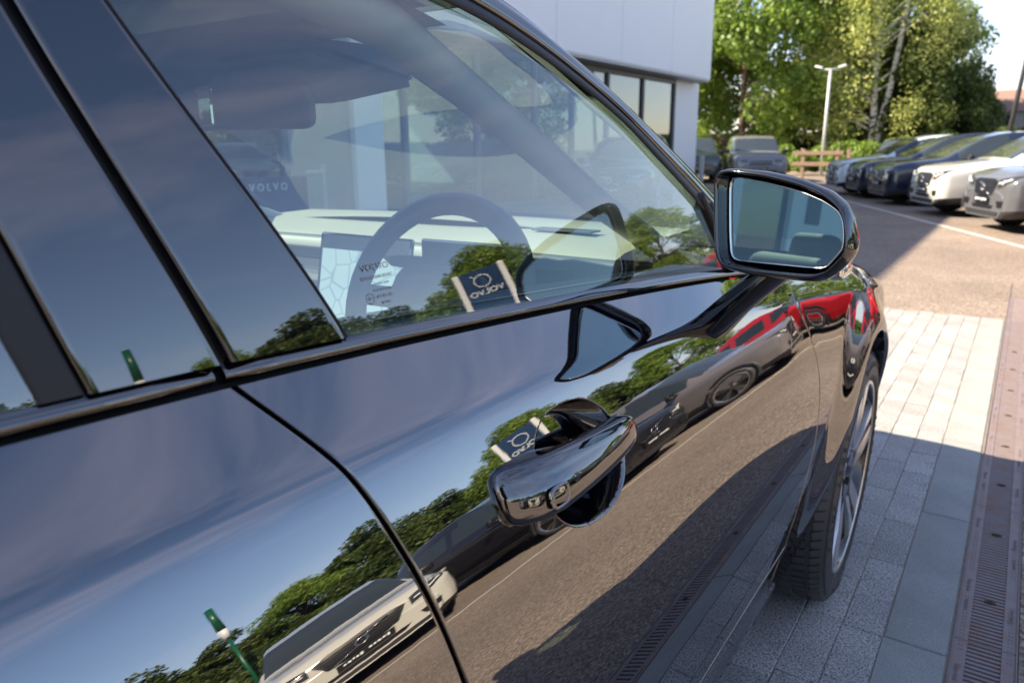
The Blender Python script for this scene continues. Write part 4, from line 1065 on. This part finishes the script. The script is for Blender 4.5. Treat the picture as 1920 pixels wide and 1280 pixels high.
    for s in (-1, 1):
        bm = bmesh.new(); ww = Wd
        add_box(bm, (-1.62, s * (ww + .09), (1.09 if not box else 1.2)), (.10, .20, .14), .035, seg=3); add_tube(bm, [(-1.60, s * (ww - .06), 1.02 + z0), (-1.60, s * (ww + .03), 1.07 + z0)], .025, 6)
        bm_obj('wing_mirror', bm, M['grille'], root, smooth=True)
        patch('tail_light', [(s * .62, 1.16), (s * .80, 1.10), (s * .80, .86), (s * .60, .80)], M['tail'], .014, dirx=-1)
    Rw = .355 if not box else .385
    WB = (-.86, -3.56) if not box else (-.95, -3.85)
    for wx in WB:
        for s in (-1, 1):
            w = bpy.data.objects.new('wheel', None); link(w, root); w.location = (wx, s * (Wd + .012), Rw); w.rotation_euler = (0, 0, 0 if s > 0 else math.pi)
            bm = bmesh.new(); n_ = 32
            pr2 = [(-.22, Rw * .72), (-.22, Rw * .96), (-.19, Rw), (-.03, Rw), (-.005, Rw * .965), (0, Rw * .88), (-.004, Rw * .80), (-.012, Rw * .775)]
            rg_ = [[bm.verts.new((r * math.cos(2 * math.pi * k / n_), y, r * math.sin(2 * math.pi * k / n_))) for k in range(n_)] for y, r in pr2]
            for a in range(len(pr2) - 1):
                for k in range(n_): bm.faces.new((rg_[a][k], rg_[a][(k + 1) % n_], rg_[a + 1][(k + 1) % n_], rg_[a + 1][k]))
            bm_obj('tyre', bm, M['tyre'], w, smooth=True)
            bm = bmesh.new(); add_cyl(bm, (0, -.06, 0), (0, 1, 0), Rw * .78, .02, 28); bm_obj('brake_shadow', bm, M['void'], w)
            bm = bmesh.new()
            for q in range(5):
                a = 2 * math.pi * q / 5 + .3
                for da in (-.16, .16):
                    P2 = []
                    for r_, wd in ((.05, .012), (Rw * .76, .026)):
                        P2.append((r_, wd))
                    ca, sa = math.cos(a), math.sin(a)
                    vs = []
                    for r_, wd in P2:
                        for sg in (-1, 1):
                            aa = a + da * (r_ / (Rw * .76)); vs.append((r_ * math.cos(aa) - sg * wd * math.sin(aa), r_ * math.sin(aa) + sg * wd * math.cos(aa)))
                    f0 = [bm.verts.new((vs[i][0], -.012 if i > 1 else -.022, vs[i][1])) for i in (0, 1, 3, 2)]; f1 = [bm.verts.new((vs[i][0], -.045, vs[i][1])) for i in (0, 1, 3, 2)]
                    bm.faces.new(f0)
                    for i in range(4): bm.faces.new((f0[i], f1[i], f1[(i + 1) % 4], f0[(i + 1) % 4]))
            add_tube(bm, [(Rw * .765 * math.cos(2 * math.pi * k / 32), -.012, Rw * .765 * math.sin(2 * math.pi * k / 32)) for k in range(33)], .009, 6, cap=False)
            add_cyl(bm, (0, -.025, 0), (0, 1, 0), .05, .03, 14)
            bm_obj('rim', bm, M['rimcut'], w)
            # arch surround
            bm = bmesh.new(); r0, r1 = Rw + .018, Rw + .085; yy = -.035
            prev = None
            for k in range(25):
                a = R(-18 + 216 * k / 24); c_, s_ = math.cos(a), math.sin(a)
                cur = [bm.verts.new((r0 * c_, yy - .20, r0 * s_)), bm.verts.new((r0 * c_, yy + .022, r0 * s_)), bm.verts.new((r1 * c_, yy + .022, r1 * s_)), bm.verts.new(((r1 + .008) * c_, yy - .03, (r1 + .008) * s_))]
                if prev:
                    for i in range(3): bm.faces.new((prev[i], prev[i + 1], cur[i + 1], cur[i]))
                prev = cur
            bm_obj('wheel_arch', bm, cladmat, w, smooth=True)
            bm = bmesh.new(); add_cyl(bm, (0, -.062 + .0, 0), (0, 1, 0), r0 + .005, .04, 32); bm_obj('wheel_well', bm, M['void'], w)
    return root
M['pglass'] = mat('parked_car_glass', (0.03, 0.04, 0.045), 0.02, ior=1.8)
M['grille'] = mat('black_grille_plastic', (0.012, 0.012, 0.014), 0.35)
M['headglass'] = mat('headlight_glass', (0.035, 0.038, 0.042), 0.05, ior=1.7)
M['tail'] = mat('red_tail_light', (0.5, 0.02, 0.03), 0.1)
M['clad'] = mat('dark_plastic_cladding', (0.025, 0.025, 0.028), 0.5)
def carpaint(n, c, r=.22): return mat(n, c, r, coat=1.0, ior=1.5)
PW = carpaint('white_car_paint', (.52, .51, .46)); PS = carpaint('silver_car_paint', (.10, .105, .115)); PB = carpaint('denim_blue_paint', (.010, .016, .034)); PL = carpaint('pale_blue_white_paint', (.60, .68, .72))
PK = carpaint('black_car_paint', (.010, .010, .012)); PG = carpaint('taupe_grey_paint', (.16, .145, .15)); PR = carpaint('red_car_paint', (.55, .015, .02)); PD = carpaint('dark_green_grey_paint', (.03, .04, .035)); PV = carpaint('light_grey_paint', (.20, .19, .20)); 
head = math.atan2(-Nn.y, -Nn.x)
def place(root, s, off=.35, dz=0, dr=0):
    p = O0 + U * s + Nn * off; root.location = (p.x, p.y, 0.0); root.rotation_euler = (0, 0, head + dr)
GRP = 'SUVs parked in the row behind the white line'
base = suv('parked_car', 'silver grey SUV nearest the camera in the parked row, cut by the right frame edge', 'car', PS, M['clad'], group=GRP)
place(base, 2.35)
def recolour(root, pm, label, group=GRP):
    c = copy_tree(root); c['label'] = label; c['group'] = group
    for ch in c.children:
        if ch.name.split('.')[0] == 'body': ch.material_slots[0].link = 'OBJECT'; ch.material_slots[0].material = pm
    return c
row = [(5.5, PW, 'white SUV with a black grille between the silver and the dark blue cars'), (8.35, PB, 'dark blue SUV directly behind the white one'), (10.75, PB, 'second dark blue SUV, farther along beside the pale one'), (12.6, PL, 'pale blue-white car at the far end of the parked row'),
       (-.7, PR, 'bright red SUV seen reflected in the front wing'), (-3.9, PG, 'taupe grey SUV reflected in the front door below the mirror'), (-6.6, PK, 'black SUV reflected in the door beside the handle'), (-10.0, PW, 'white SUV reflected across the gap between the doors'), (-12.7, PW, 'white SUV reflected low in the rear door'), (-15.4, PV, 'light grey SUV next to the white one reflected in the rear door')]
for s, pm, lb in row:
    c = recolour(base, pm, lb); place(c, s + random.uniform(-.05, .05), (.35 if s > 0 else .12) + random.uniform(-.05, .12), dr=random.uniform(-.015, .015) + (0 if s > 0 else R(-6) if s > -2 else R(-20) if s > -8 else R(4)))
# black estate behind, tail towards the camera
c = recolour(base, PK, 'black SUV seen from behind with a red tail light beyond the dark blue cars', None); del c['group']; c.location = (-2.2, 35.0, 0); c.rotation_euler = (0, 0, R(62))
c = recolour(base, PK, 'dark SUV standing by the showroom windows, seen through the windscreen', None); del c['group']; c.location = (-7.4, 14.6, 0); c.rotation_euler = (0, 0, R(-75))
rr_ = suv('parked_offroader', 'boxy silver and black off-roader parked in front of the trees beside the fence', 'car', PV, M['clad'], box=True, group='off-roaders parked by the white building')
rr_.location = (-8.35, 28.9, 0); rr_.rotation_euler = (0, 0, R(-66))
c = copy_tree(rr_); c['label'] = 'dark green off-roader half hidden by the corner of the white building'
for ch in c.children:
    if ch.name.split('.')[0] == 'body': ch.material_slots[0].link = 'OBJECT'; ch.material_slots[0].material = PD
c.location = (-10.75, 28.6, 0); c.rotation_euler = (0, 0, R(-66))

# ================================================================== BUILDING
bd = empty('showroom_building', (-10, 12, 0)); tag(bd, 'white car showroom with grey framed glazing under a tall blank upper wall', 'building')
def bbox(name, x0, x1, y0, y1, z0, z1, m, parent=bd, bev=.01):
    bm = bmesh.new(); add_box(bm, ((x0 + x1) / 2 + 10, (y0 + y1) / 2 - 12, (z0 + z1) / 2), (abs(x1 - x0), abs(y1 - y0), abs(z1 - z0)), bev)
    return bm_obj(name, bm, m, parent)
FX = -9.94
YC = 26.35
bbox('upper_wall', FX - 14, -9.42, -22, 25.95, 3.56, 7.85, M['whitewall'])
for k in range(14):   # cladding joints
    yy = 25.95 - 3.4 * (k + 1)
    bbox('cladding_panel', -9.42, -9.405, yy + .012, yy + 3.388, 3.60, 7.83, M['whitewall'], bev=.003)
bbox('soffit', FX - 1.0, -9.43, -21.9, 25.9, 3.50, 3.558, M['galv'])
bbox('corner_wall', FX - 6, FX, 24.25, YC, 0, 3.50, M['whitewall'])
bbox('side_wall', FX - 14, FX - 6, 25.5, YC - .3, 0, 3.5, M['whitewall'])
bbox('floor_slab', FX - 14, FX - .1, -22, 24.2, -.02, .03, M['floorin'])
bbox('back_wall', FX - 12, FX - 11.8, -22, 24.2, 0.03, 3.5, M['wallgrey'])
bbox('column', FX - .10, FX + .14, 9.63, 10.34, .03, 3.5, M['whitewall'])
bbox('entrance_wall', FX - .25, FX + .02, 8.25, 9.60, .03, 3.5, M['wallgrey'])
mull = [-20, -17.5, -15, -12.5, -10, -7.5, -5, -2.5, 0, 2.4, 4.7, 6.6, 8.2, 11.1, 13.4, 15.7, 17.5, 19.45, 21.75, 24.18]
for k, y in enumerate(mull): bbox('mullion', FX - .12, FX + .03, y - .05, y + .05, .03, 3.47, M['winframe'])
bbox('window_head', FX - .12, FX + .02, -20, 24.2, 3.36, 3.498, M['winframe']); bbox('window_sill', FX - .12, FX + .02, -20, 24.2, .03, .16, M['winframe'])
for a, b in zip(mull[:-1], mull[1:]):
    if a == 8.2: a = 10.40
    bbox('window_pane', FX - .055, FX - .043, a + .05, b - .05, .16, 3.36, M['buildglass'], bev=0)
for ya, yb in ((-9.6, -6.6), (-5.6, -4.2), (-13.5, -11.5)): bbox('display_wall', FX - .04, FX + .10, ya, yb, .03, 3.4, M['whitewall'])
bbox('poster_frame', FX + .101, FX + .115, -7.2, -6.9, 1.5, 2.0, M['winframe'])
# low navy name board and rail in front
sg = empty('name_board', (-6.96, 5.3, 0)); tag(sg, 'low navy sign board with white lettering seen through the windscreen', 'sign')
bm = bmesh.new(); add_box(bm, (0, -.1, .55), (.12, 1.55, 1.1), .01); bm_obj('board', bm, M['bluesign'], sg)
text_mesh('lettering', 'V O L V O', .115, M['white_print'], frame((.066, .12, .99), (0, 1, 0), (1, 0, 0)), sg, extrude=.004)
bm = bmesh.new(); add_tube(bm, [(.1, .88, 0), (.1, .88, 1.22)], .03, 8); add_tube(bm, [(.1, .62, 1.13), (.1, .88, 1.13)], .03, 8); bm_obj('rail_post', bm, M['galv'], sg)

# ================================================================== STREET FURNITURE
lp = empty('lamp_post', (-8.15, 38.0, 0)); tag(lp, 'tall grey lamp post with two flat white heads standing before the trees', 'lamp post')
bm = bmesh.new(); add_tube(bm, [(0, 0, 0), (0, 0, 4.72)], [.085, .065], 12); bm_obj('pole', bm, M['galv'], lp, smooth=True)
bm = bmesh.new(); add_tube(bm, [(-.35, -.1, 4.74), (.35, .1, 4.74)], .045, 8); bm_obj('crossarm', bm, M['galv'], lp, smooth=True)
for s in (-1, 1):
    bm = bmesh.new(); add_box(bm, (s * .48, s * .12, 4.86), (.34, .24, .09), .02, rot=Matrix.Rotation(R(-14 * s), 3, 'Y')); bm_obj('lamp_head', bm, M['lampwhite'], lp)
po = empty('metal_post', (-8.35, 23.0, 0)); tag(po, 'short grey metal post in front of the dark off-roader', 'post')
po.location = (-9.2, 25.0, 0)
bm = bmesh.new(); add_box(bm, (0, 0, .55), (.12, .12, 1.1), .01); bm_obj('post_shaft', bm, M['galv'], po)
fe = empty('timber_fence', (-7.2, 35, 0)); tag(fe, 'low timber rail fence between the off-roader and the bushes', 'fence')
for x in (-1.1, 0.30, .75):
    bm = bmesh.new(); add_box(bm, (x, 0, .62), (.15, .15, 1.24), .01); bm_obj('fence_post', bm, M['wood'], fe)
for z in (1.08, .62):
    bm = bmesh.new(); add_box(bm, (-.5, -.09, z), (2.1, .05, .17), .01); bm_obj('fence_rail', bm, M['wood'], fe)
tp = empty('utility_pole', (-1.0, 36, 0)); tag(tp, 'dark pole at the right edge before the orange building', 'pole')
bm = bmesh.new(); add_tube(bm, [(0, 0, 0), (.62, 0, 9)], [.10, .07], 10); bm_obj('pole', bm, M['rubber_grey'], tp, smooth=True)
hb = empty('far_house', (-.7, 62, 0)); tag(hb, 'far brick building with an orange band and brown roof at the right edge', 'building')
bm = bmesh.new(); add_box(bm, (0, 2, 1.2), (7, 4, 2.4), .01); bm_obj('wall', bm, M['orange'], hb)
bm = bmesh.new(); add_box(bm, (0, 2, 2.95), (7.1, 4.1, 1.1), .01); bm_obj('upper_wall', bm, M['wallgrey'], hb)
bm = bmesh.new(); vs = [bm.verts.new(v) for v in ((-3.8, -.3, 3.5), (3.8, -.3, 3.5), (3.8, 4.3, 3.5), (-3.8, 4.3, 3.5), (-2.2, 2, 5.0), (2.2, 2, 5.0))]
for f in ((0, 1, 5, 4), (1, 2, 5), (2, 3, 4, 5), (3, 0, 4)): bm.faces.new([vs[i] for i in f])
bm_obj('roof', bm, M['rooftile'], hb)
for x in (-2.6, -1.2, .4, 1.9):
    bm = bmesh.new(); add_box(bm, (x, -.06, 2.95), (.9, .05, .7), .01); bm_obj('window', bm, M['pglass'], hb)
# totem sign (mirrored in window and door)
tt_ = empty('totem_sign', (6.45, 9.15, 0), R(-47)); tag(tt_, 'navy totem sign with upright white lettering, reflected in window and door', 'sign')
tt_.rotation_euler = (0, 0, R(180 - 38)); tt_.scale = (.82, 1, .87)
bm = bmesh.new(); add_box(bm, (0, 0, 1.7), (.78, .16, 3.4), .02); bm_obj('panel', bm, M['bluesign'], tt_)
bm = bmesh.new(); add_box(bm, (.46, 0, 1.7), (.13, .18, 3.45), .02); add_box(bm, (-.46, 0, 1.7), (.13, .18, 3.45), .02); bm_obj('side_strip', bm, M['lampwhite'], tt_)
for sg_ in (-1, 1):
    text_mesh('lettering', 'VOLVO', .205, M['white_print'], frame((0, sg_ * .085, 2.78), (-sg_, 0, 0), (0, sg_, 0)), tt_, extrude=.01)
    bm = bmesh.new(); add_tube(bm, [(.16 * math.cos(a), sg_ * .09, 3.08 + .16 * math.sin(a)) for a in np.linspace(0, 2 * math.pi, 29)], .012, 6, cap=False)
    add_tube(bm, [(-sg_ * .12, sg_ * .09, 3.20), (-sg_ * .19, sg_ * .09, 3.27)], .014, 6); bm_obj('ring_mark', bm, M['white_print'], tt_, smooth=True)
# green post with a lantern
gp = empty('green_post', (17.8, 9.3, 0)); tag(gp, 'slim dark green post with a white lantern and green top, reflected in the rear door', 'post')
bm = bmesh.new(); add_tube(bm, [(0, 0, 0), (0, 0, 4.1)], .06, 10); bm_obj('shaft', bm, M['greenpost'], gp, smooth=True)
bm = bmesh.new(); add_tube(bm, [(0, 0, 4.1), (0, 0, 4.55)], [.13, .13], 12); bm_obj('lantern', bm, M['lampwhite'], gp, smooth=True)
bm = bmesh.new(); add_tube(bm, [(0, 0, 4.55), (0, 0, 5.7)], [.12, .10], 12); bm_obj('top_tube', bm, M['greenpost'], gp, smooth=True)

# ================================================================== TREES
def leaf_mesh(name, centres, radii, n, size, m, droop=0.0, squash=.8, seed=1):
    g = np.random.default_rng(seed); w = radii ** 2; w = w / w.sum(); idx = g.choice(len(centres), n, p=w)
    d = g.normal(size=(n, 3)); d /= np.linalg.norm(d, axis=1)[:, None]; r = g.uniform(.35, 1.0, n) ** .6
    P = centres[idx] + d * (radii[idx] * r)[:, None] * np.array([1, 1, squash])
    if droop: P[:, 2] -= droop * g.random(n) ** 2 * radii[idx]
    a = g.normal(size=(n, 3)) + d * .8 + np.array([0, 0, .4]); a /= np.linalg.norm(a, axis=1)[:, None]
    t = np.cross(a, g.normal(size=(n, 3))); t /= np.linalg.norm(t, axis=1)[:, None]; b = np.cross(a, t)
    s = size * g.uniform(.6, 1.3, n)[:, None]
    L = t * s; Wd = b * s * .62
    V = np.stack([P - L, P + Wd, P + L, P - Wd], 1).reshape(-1, 3)
    me = bpy.data.meshes.new(name); me.vertices.add(4 * n); me.vertices.foreach_set('co', V.astype(np.float32).ravel())
    me.loops.add(4 * n); me.loops.foreach_set('vertex_index', np.arange(4 * n, dtype=np.int32)); me.polygons.add(n); me.polygons.foreach_set('loop_start', np.arange(0, 4 * n, 4, dtype=np.int32))
    me.update(calc_edges=True); me.materials.append(m); return me
def tree(name, label, H, Rc, base, n, size, lm, bm_mat, seed, nclump=70, droop=0, trunks=1, trunk_r=.22, loc=(0, 0), group=None, cone=.5):
    g = np.random.default_rng(seed); rr = random.Random(seed)
    root = empty(name, (loc[0], loc[1], 0)); tag(root, label, 'tree', group)
    cs = []; rs = []
    for i in range(nclump):
        u = (i + .5) / nclump; z = base + (H - base) * (u ** .85)
        prof = math.sin(math.pi * min(1, (.12 + .88 * (z - base) / (H - base)) ** (.6 + .4 * cone))) ** .6 if z < H else .2
        rad = Rc * max(.18, prof) * g.uniform(.35, 1.0) ** .5; a = g.uniform(0, 2 * math.pi)
        cs.append((rad * math.cos(a), rad * math.sin(a), z + g.normal() * .3)); rs.append(Rc * g.uniform(.16, .34))
    cs = np.array(cs); rs = np.array(rs)
    me = leaf_mesh('crown', cs, rs, n, size, lm, droop, seed=seed)
    cr_ = bpy.data.objects.new('crown', me); link(cr_, root)
    bm = bmesh.new(); tops = []
    for t_ in range(trunks):
        lean = rr.uniform(-.4, .4) if trunks == 1 else (-.5 + 1.9 * t_ / (trunks - 1))
        pts = [(0 + .12 * t_, 0, -.1)]
        for k in range(1, 7):
            f = k / 6; pts.append((.12 * t_ + lean * f * 1.0 + rr.uniform(-.08, .08), rr.uniform(-.15, .15) * f * 2, H * .88 * f))
        add_tube(bm, pts, [trunk_r * (1 - .13 * k) for k in range(7)], 9); tops.append(pts)
    for i in range(0, nclump, 2):
        pts = tops[i % trunks]; z = cs[i][2] * .78; k = min(5, max(0, int(z / (H * .88) * 6))); f = z / (H * .88) * 6 - k
        p0 = Vector(pts[k]).lerp(Vector(pts[k + 1]), max(0, min(1, f))); p2 = Vector(cs[i]); p1 = p0.lerp(p2, .5) + Vector((0, 0, .25))
        add_tube(bm, [p0, p1, p2], [trunk_r * .28, trunk_r * .18, trunk_r * .06], 5, cap=False)
    bm_obj('trunk', bm, bm_mat, root, smooth=True)
    return root
big = tree('broadleaf_tree', 'tall bright green tree filling the background behind the off-roaders', 15.5, 5.2, .9, 40000, .145, M['leafA'], M['bark'], 11, 120, loc=(-14.6, 46))
birch = tree('birch_tree', 'yellowing birch with two white trunks behind the lamp post', 14.5, 4.0, 2.6, 40000, .085, M['leafB'], M['birch'], 23, 110, droop=2.4, trunks=2, trunk_r=.23, loc=(-7.55, 47))
dk = tree('broadleaf_tree', 'dark rounded tree right of the birch behind the parked row', 7.6, 3.3, .4, 30000, .11, M['leafC'], M['bark'], 37, 80, loc=(-5.2, 49))
def again(src, label, loc, sc, rz, group):
    c = copy_tree(src); c['label'] = label; c.location = (loc[0], loc[1], 0); c.scale = sc; c.rotation_euler = (0, 0, rz)
    if group: c['group'] = group
    return c
again(big, 'tall green tree standing between the building corner and the birch', (-10.9, 50), (.85, .85, .95), 2.0, None)
again(big, 'tree filling the gap behind the birch', (-8.0, 56), (.9, .9, .8), 4.0, None)
again(big, 'leftmost background tree, rising behind the white building', (-20.5, 50), (1, 1, .95), 1.0, None)
again(dk, 'small dark tree at the right end of the background trees', (-3.6, 52), (.55, .55, .70), 1.3, None)
again(dk, 'low dark tree under the birch crown', (-7.2, 52), (1, 1, .75), 3.3, None)
# trees beyond the opposite row (they show in the car's paint and glass)
TG = 'trees beyond the parked row, reflected in the car'
k = 0
for s in np.arange(-48, 11, 3.1):
    p = O0 + U * float(s) + Nn * (20 + random.uniform(-1.5, 3))
    src = (dk, big, dk)[k % 3]; hs_ = random.uniform(.72, .98) * (7.6 if src is dk else 15.5)
    want = 4.8 + .7 * math.sin(s * .7) + random.uniform(-.6, .7)
    if s > -6: want += .7
    sz = want / (7.6 if src is dk else 15.5)
    again(src, ('dark bushy tree' if src is dk else 'bright leafy tree') + ' in the belt beyond the opposite parked cars', (p.x, p.y), (1.0 if src is dk else .55, 1.0 if src is dk else .55, sz), random.uniform(0, 6), TG); k += 1
# bushes and planting
def bush(name, label, c, r, n, size, m, seed, kind=None, ext=1.0, cnt=14):
    g = np.random.default_rng(seed); cs = np.stack([g.uniform(-ext, ext, cnt), g.uniform(-.6, .6, cnt), g.uniform(.25, r, cnt)], 1); rs = g.uniform(.35, .6, cnt) * r * .75
    me = leaf_mesh(name, cs, rs, n, size, m, 0, seed=seed); o = bpy.data.objects.new(name, me); link(o); o.location = (c[0], c[1], 0); tag(o, label, 'bush'); return o
bush('bush', 'bright green bush at the foot of the birch beside the parked row', (-6.3, 38.5), 1.5, 9000, .075, M['leafA'], 5, ext=1.5)
bush('bush', 'low green bush behind the timber fence', (-8.9, 39), 1.2, 7000, .075, M['leafA'], 6, ext=1.4)
bush('bush', 'green shrubs rising behind the two off-roaders', (-13.0, 36), 1.7, 9000, .09, M['leafA'], 8, ext=2.2)
bush('bush', 'dark shrubs under the trees at the right', (-3.4, 45), 1.8, 9000, .09, M['leafC'], 9, ext=3.0)
hg = leaf_mesh('hedge', np.array([(x, 0, z) for x in np.arange(-22, 6, .8) for z in (.5, 1.2, 1.8)], float), np.full(35 * 3, .75), 60000, .10, M['leafC'], seed=3)
o = bpy.data.objects.new('hedge', hg); link(o); o.location = (0, 55, 0); tag(o, 'dark hedge closing the car park under the trees', 'hedge', kind='stuff')
pp = (O0 + U * -10 + Nn * 17); o = bpy.data.objects.new('hedge', hg); link(o); o.location = (pp.x, pp.y, 0); o.scale = (1.6, 1, 1.1); o.rotation_euler = (0, 0, math.atan2(U.y, U.x)); tag(o, 'dark hedge behind the opposite row of parked cars', 'hedge', kind='stuff')
again(big, 'tree behind the far parked cars, reflected in the mirror arm side', (4.5, 34), (.8, .8, .6), 1.1, TG)

# ================================================================== PHOTOGRAPHER
pe = empty('person', (.16, -.47, 0)); tag(pe, 'person in a dark jacket holding up a phone to photograph the car', 'person')
jt = {'pelvis': (0, 0, .93), 'waist': (0, .01, 1.08), 'chest': (0, .02, 1.30), 'neck0': (0, .02, 1.43), 'neck': (0, .04, 1.50), 
      'shL': (-.18, .02, 1.40), 'shR': (.18, .02, 1.40), 'elL': (-.24, .10, 1.16), 'elR': (.22, .12, 1.16), 'wrL': (-.17, .33, 1.30), 'wrR': (-.05, .36, 1.30),
      'hipL': (-.10, 0, .88), 'hipR': (.10, 0, .88), 'knL': (-.12, .03, .49), 'knR': (.12, .03, .49), 'anL': (-.12, -.02, .09), 'anR': (.12, -.02, .09), 'toL': (-.14, .14, .035), 'toR': (.14, .14, .035), 'haL': (-.165, .385, 1.335), 'haR': (-.075, .40, 1.335)}
ed = [('pelvis', 'waist'), ('waist', 'chest'), ('chest', 'neck0'), ('neck0', 'neck'), ('chest', 'shL'), ('chest', 'shR'), ('shL', 'elL'), ('elL', 'wrL'), ('wrL', 'haL'), ('shR', 'elR'), ('elR', 'wrR'), ('wrR', 'haR'), ('pelvis', 'hipL'), ('pelvis', 'hipR'), ('hipL', 'knL'), ('hipR', 'knR'), ('knL', 'anL'), ('knR', 'anR'), ('anL', 'toL'), ('anR', 'toR')]
rad = {'pelvis': (.16, .12), 'waist': (.15, .11), 'chest': (.17, .12), 'neck0': (.09, .08), 'neck': (.055, .055), 'shL': (.075, .07), 'shR': (.075, .07), 'elL': (.05, .05), 'elR': (.05, .05), 'wrL': (.03, .03), 'wrR': (.03, .03), 'haL': (.032, .018), 'haR': (.032, .018), 'hipL': (.10, .10), 'hipR': (.10, .10), 'knL': (.065, .065), 'knR': (.065, .065), 'anL': (.045, .045), 'anR': (.045, .045), 'toL': (.04, .03), 'toR': (.04, .03)}
keys = list(jt); me = bpy.data.meshes.new('body'); me.from_pydata([jt[k] for k in keys], [(keys.index(a), keys.index(b)) for a, b in ed], [])
sk = me.skin_vertices[0] if me.skin_vertices else None
bo = bpy.data.objects.new('body', me); link(bo, pe); bo.modifiers.new('skin', 'SKIN'); 
if not me.skin_vertices: 
    bm = bmesh.new(); bm.from_mesh(me); bm.verts.layers.skin.verify(); bm.to_mesh(me); bm.free()
for i, k in enumerate(keys): me.skin_vertices[0].data[i].radius = rad[k]; me.skin_vertices[0].data[i].use_root = (k == 'pelvis')
bo.modifiers.new('sub', 'SUBSURF').levels = 2; bo.modifiers['sub'].render_levels = 2; me.materials.append(M['shirt'])
def blob(name, c, s, m, seg=20, fn=None):
    bm = bmesh.new(); bmesh.ops.create_uvsphere(bm, u_segments=seg, v_segments=14, radius=1)
    for v in bm.verts:
        p = v.co.copy()
        if fn: p = fn(p)
        v.co = Vector((p.x * s[0] + c[0], p.y * s[1] + c[1], p.z * s[2] + c[2]))
    return bm_obj(name, bm, m, pe, smooth=True)
def headfn(p):
    if p.z < 0: p.x *= 1 + .28 * p.z; p.y *= (1 + .12 * p.z)
    if p.y > .8 and abs(p.x) < .3 and -.35 < p.z < .1: p.y += .22 * (1 - abs(p.x) / .3)
    return p
hd_ = blob('head', (0, .06, 1.62), (.076, .098, .118), M['skin'], 28, headfn)
def hairfn(p):
    n_ = 1 + .06 * math.sin(9 * p.x + 3) * math.cos(11 * p.z + p.y * 7)
    return p * n_
hr_ = blob('hair', (0, .035, 1.662), (.086, .103, .098), M['hair'], 28, hairfn)
for s in (-1, 1):
    blob('ear', (s * .078, .055, 1.615), (.012, .022, .032), M['skin'], 10); blob('eye', (s * .030, .150, 1.628), (.012, .008, .008), M['white_print'], 10)
blob('mouth', (0, .150, 1.565), (.024, .008, .006), M['redseat'], 10)
# hands: palm plus five curled fingers each, round the phone
ph = empty('phone', (0, 0, 0)); tag(ph, 'dark smartphone held up by the person photographing the car', 'phone')
fwd = Vector(_f); upv = Vector(_u); rt = Vector(_r)
pc = Vector((0, 0, 1.38)) - fwd * .020 + rt * .035 - upv * .012
bm = bmesh.new(); add_box(bm, (0, 0, 0), (.150, .073, .008), .004, seg=2); pm_ = bm_obj('phone_body', bm, M['phone'], ph)
Mph = Matrix(((rt.x, upv.x, -fwd.x, pc.x), (rt.y, upv.y, -fwd.y, pc.y), (rt.z, upv.z, -fwd.z, pc.z), (0, 0, 0, 1))); ph.matrix_world = Mph
inv = Matrix.Translation((-.16, .47, 0))
def hand(side, wrist):
    e = bpy.data.objects.new('hand', None)
    bm = bmesh.new()
    base_ = Mph @ Vector((side * .078, -.02, .028)); w = Vector(wrist) + Vector(pe.location)
    add_tube(bm, [w, w.lerp(base_, .5), base_], [.026, .030, .026], 10, sq=.6)
    for i, yy in enumerate((.026, .008, -.010, -.027)):
        L = (.9, 1, .95, .8)[i]
        a = base_.lerp(Mph @ Vector((side * .080, yy, .012)), .75)
        pts = [base_ + (a - base_) * .3, a, Mph @ Vector((side * (.083), yy + .004, -.006)), Mph @ Vector((side * (.083 - .022 * L), yy + .004, -.013))]
        add_tube(bm, pts, [.010, .0095, .0085, .0065], 8)
    add_tube(bm, [base_, Mph @ Vector((side * .070, -.022, .020)), Mph @ Vector((side * .048, -.004, .012))], [.013, .011, .008], 8)
    bm.transform(Matrix.Translation(-Vector(pe.location))); bm_obj('hand', bm, M['skin'], pe, smooth=True)
hand(-1, (-.17, .33, 1.30)); hand(1, (-.05, .36, 1.30))
print('objects', len(bpy.data.objects))
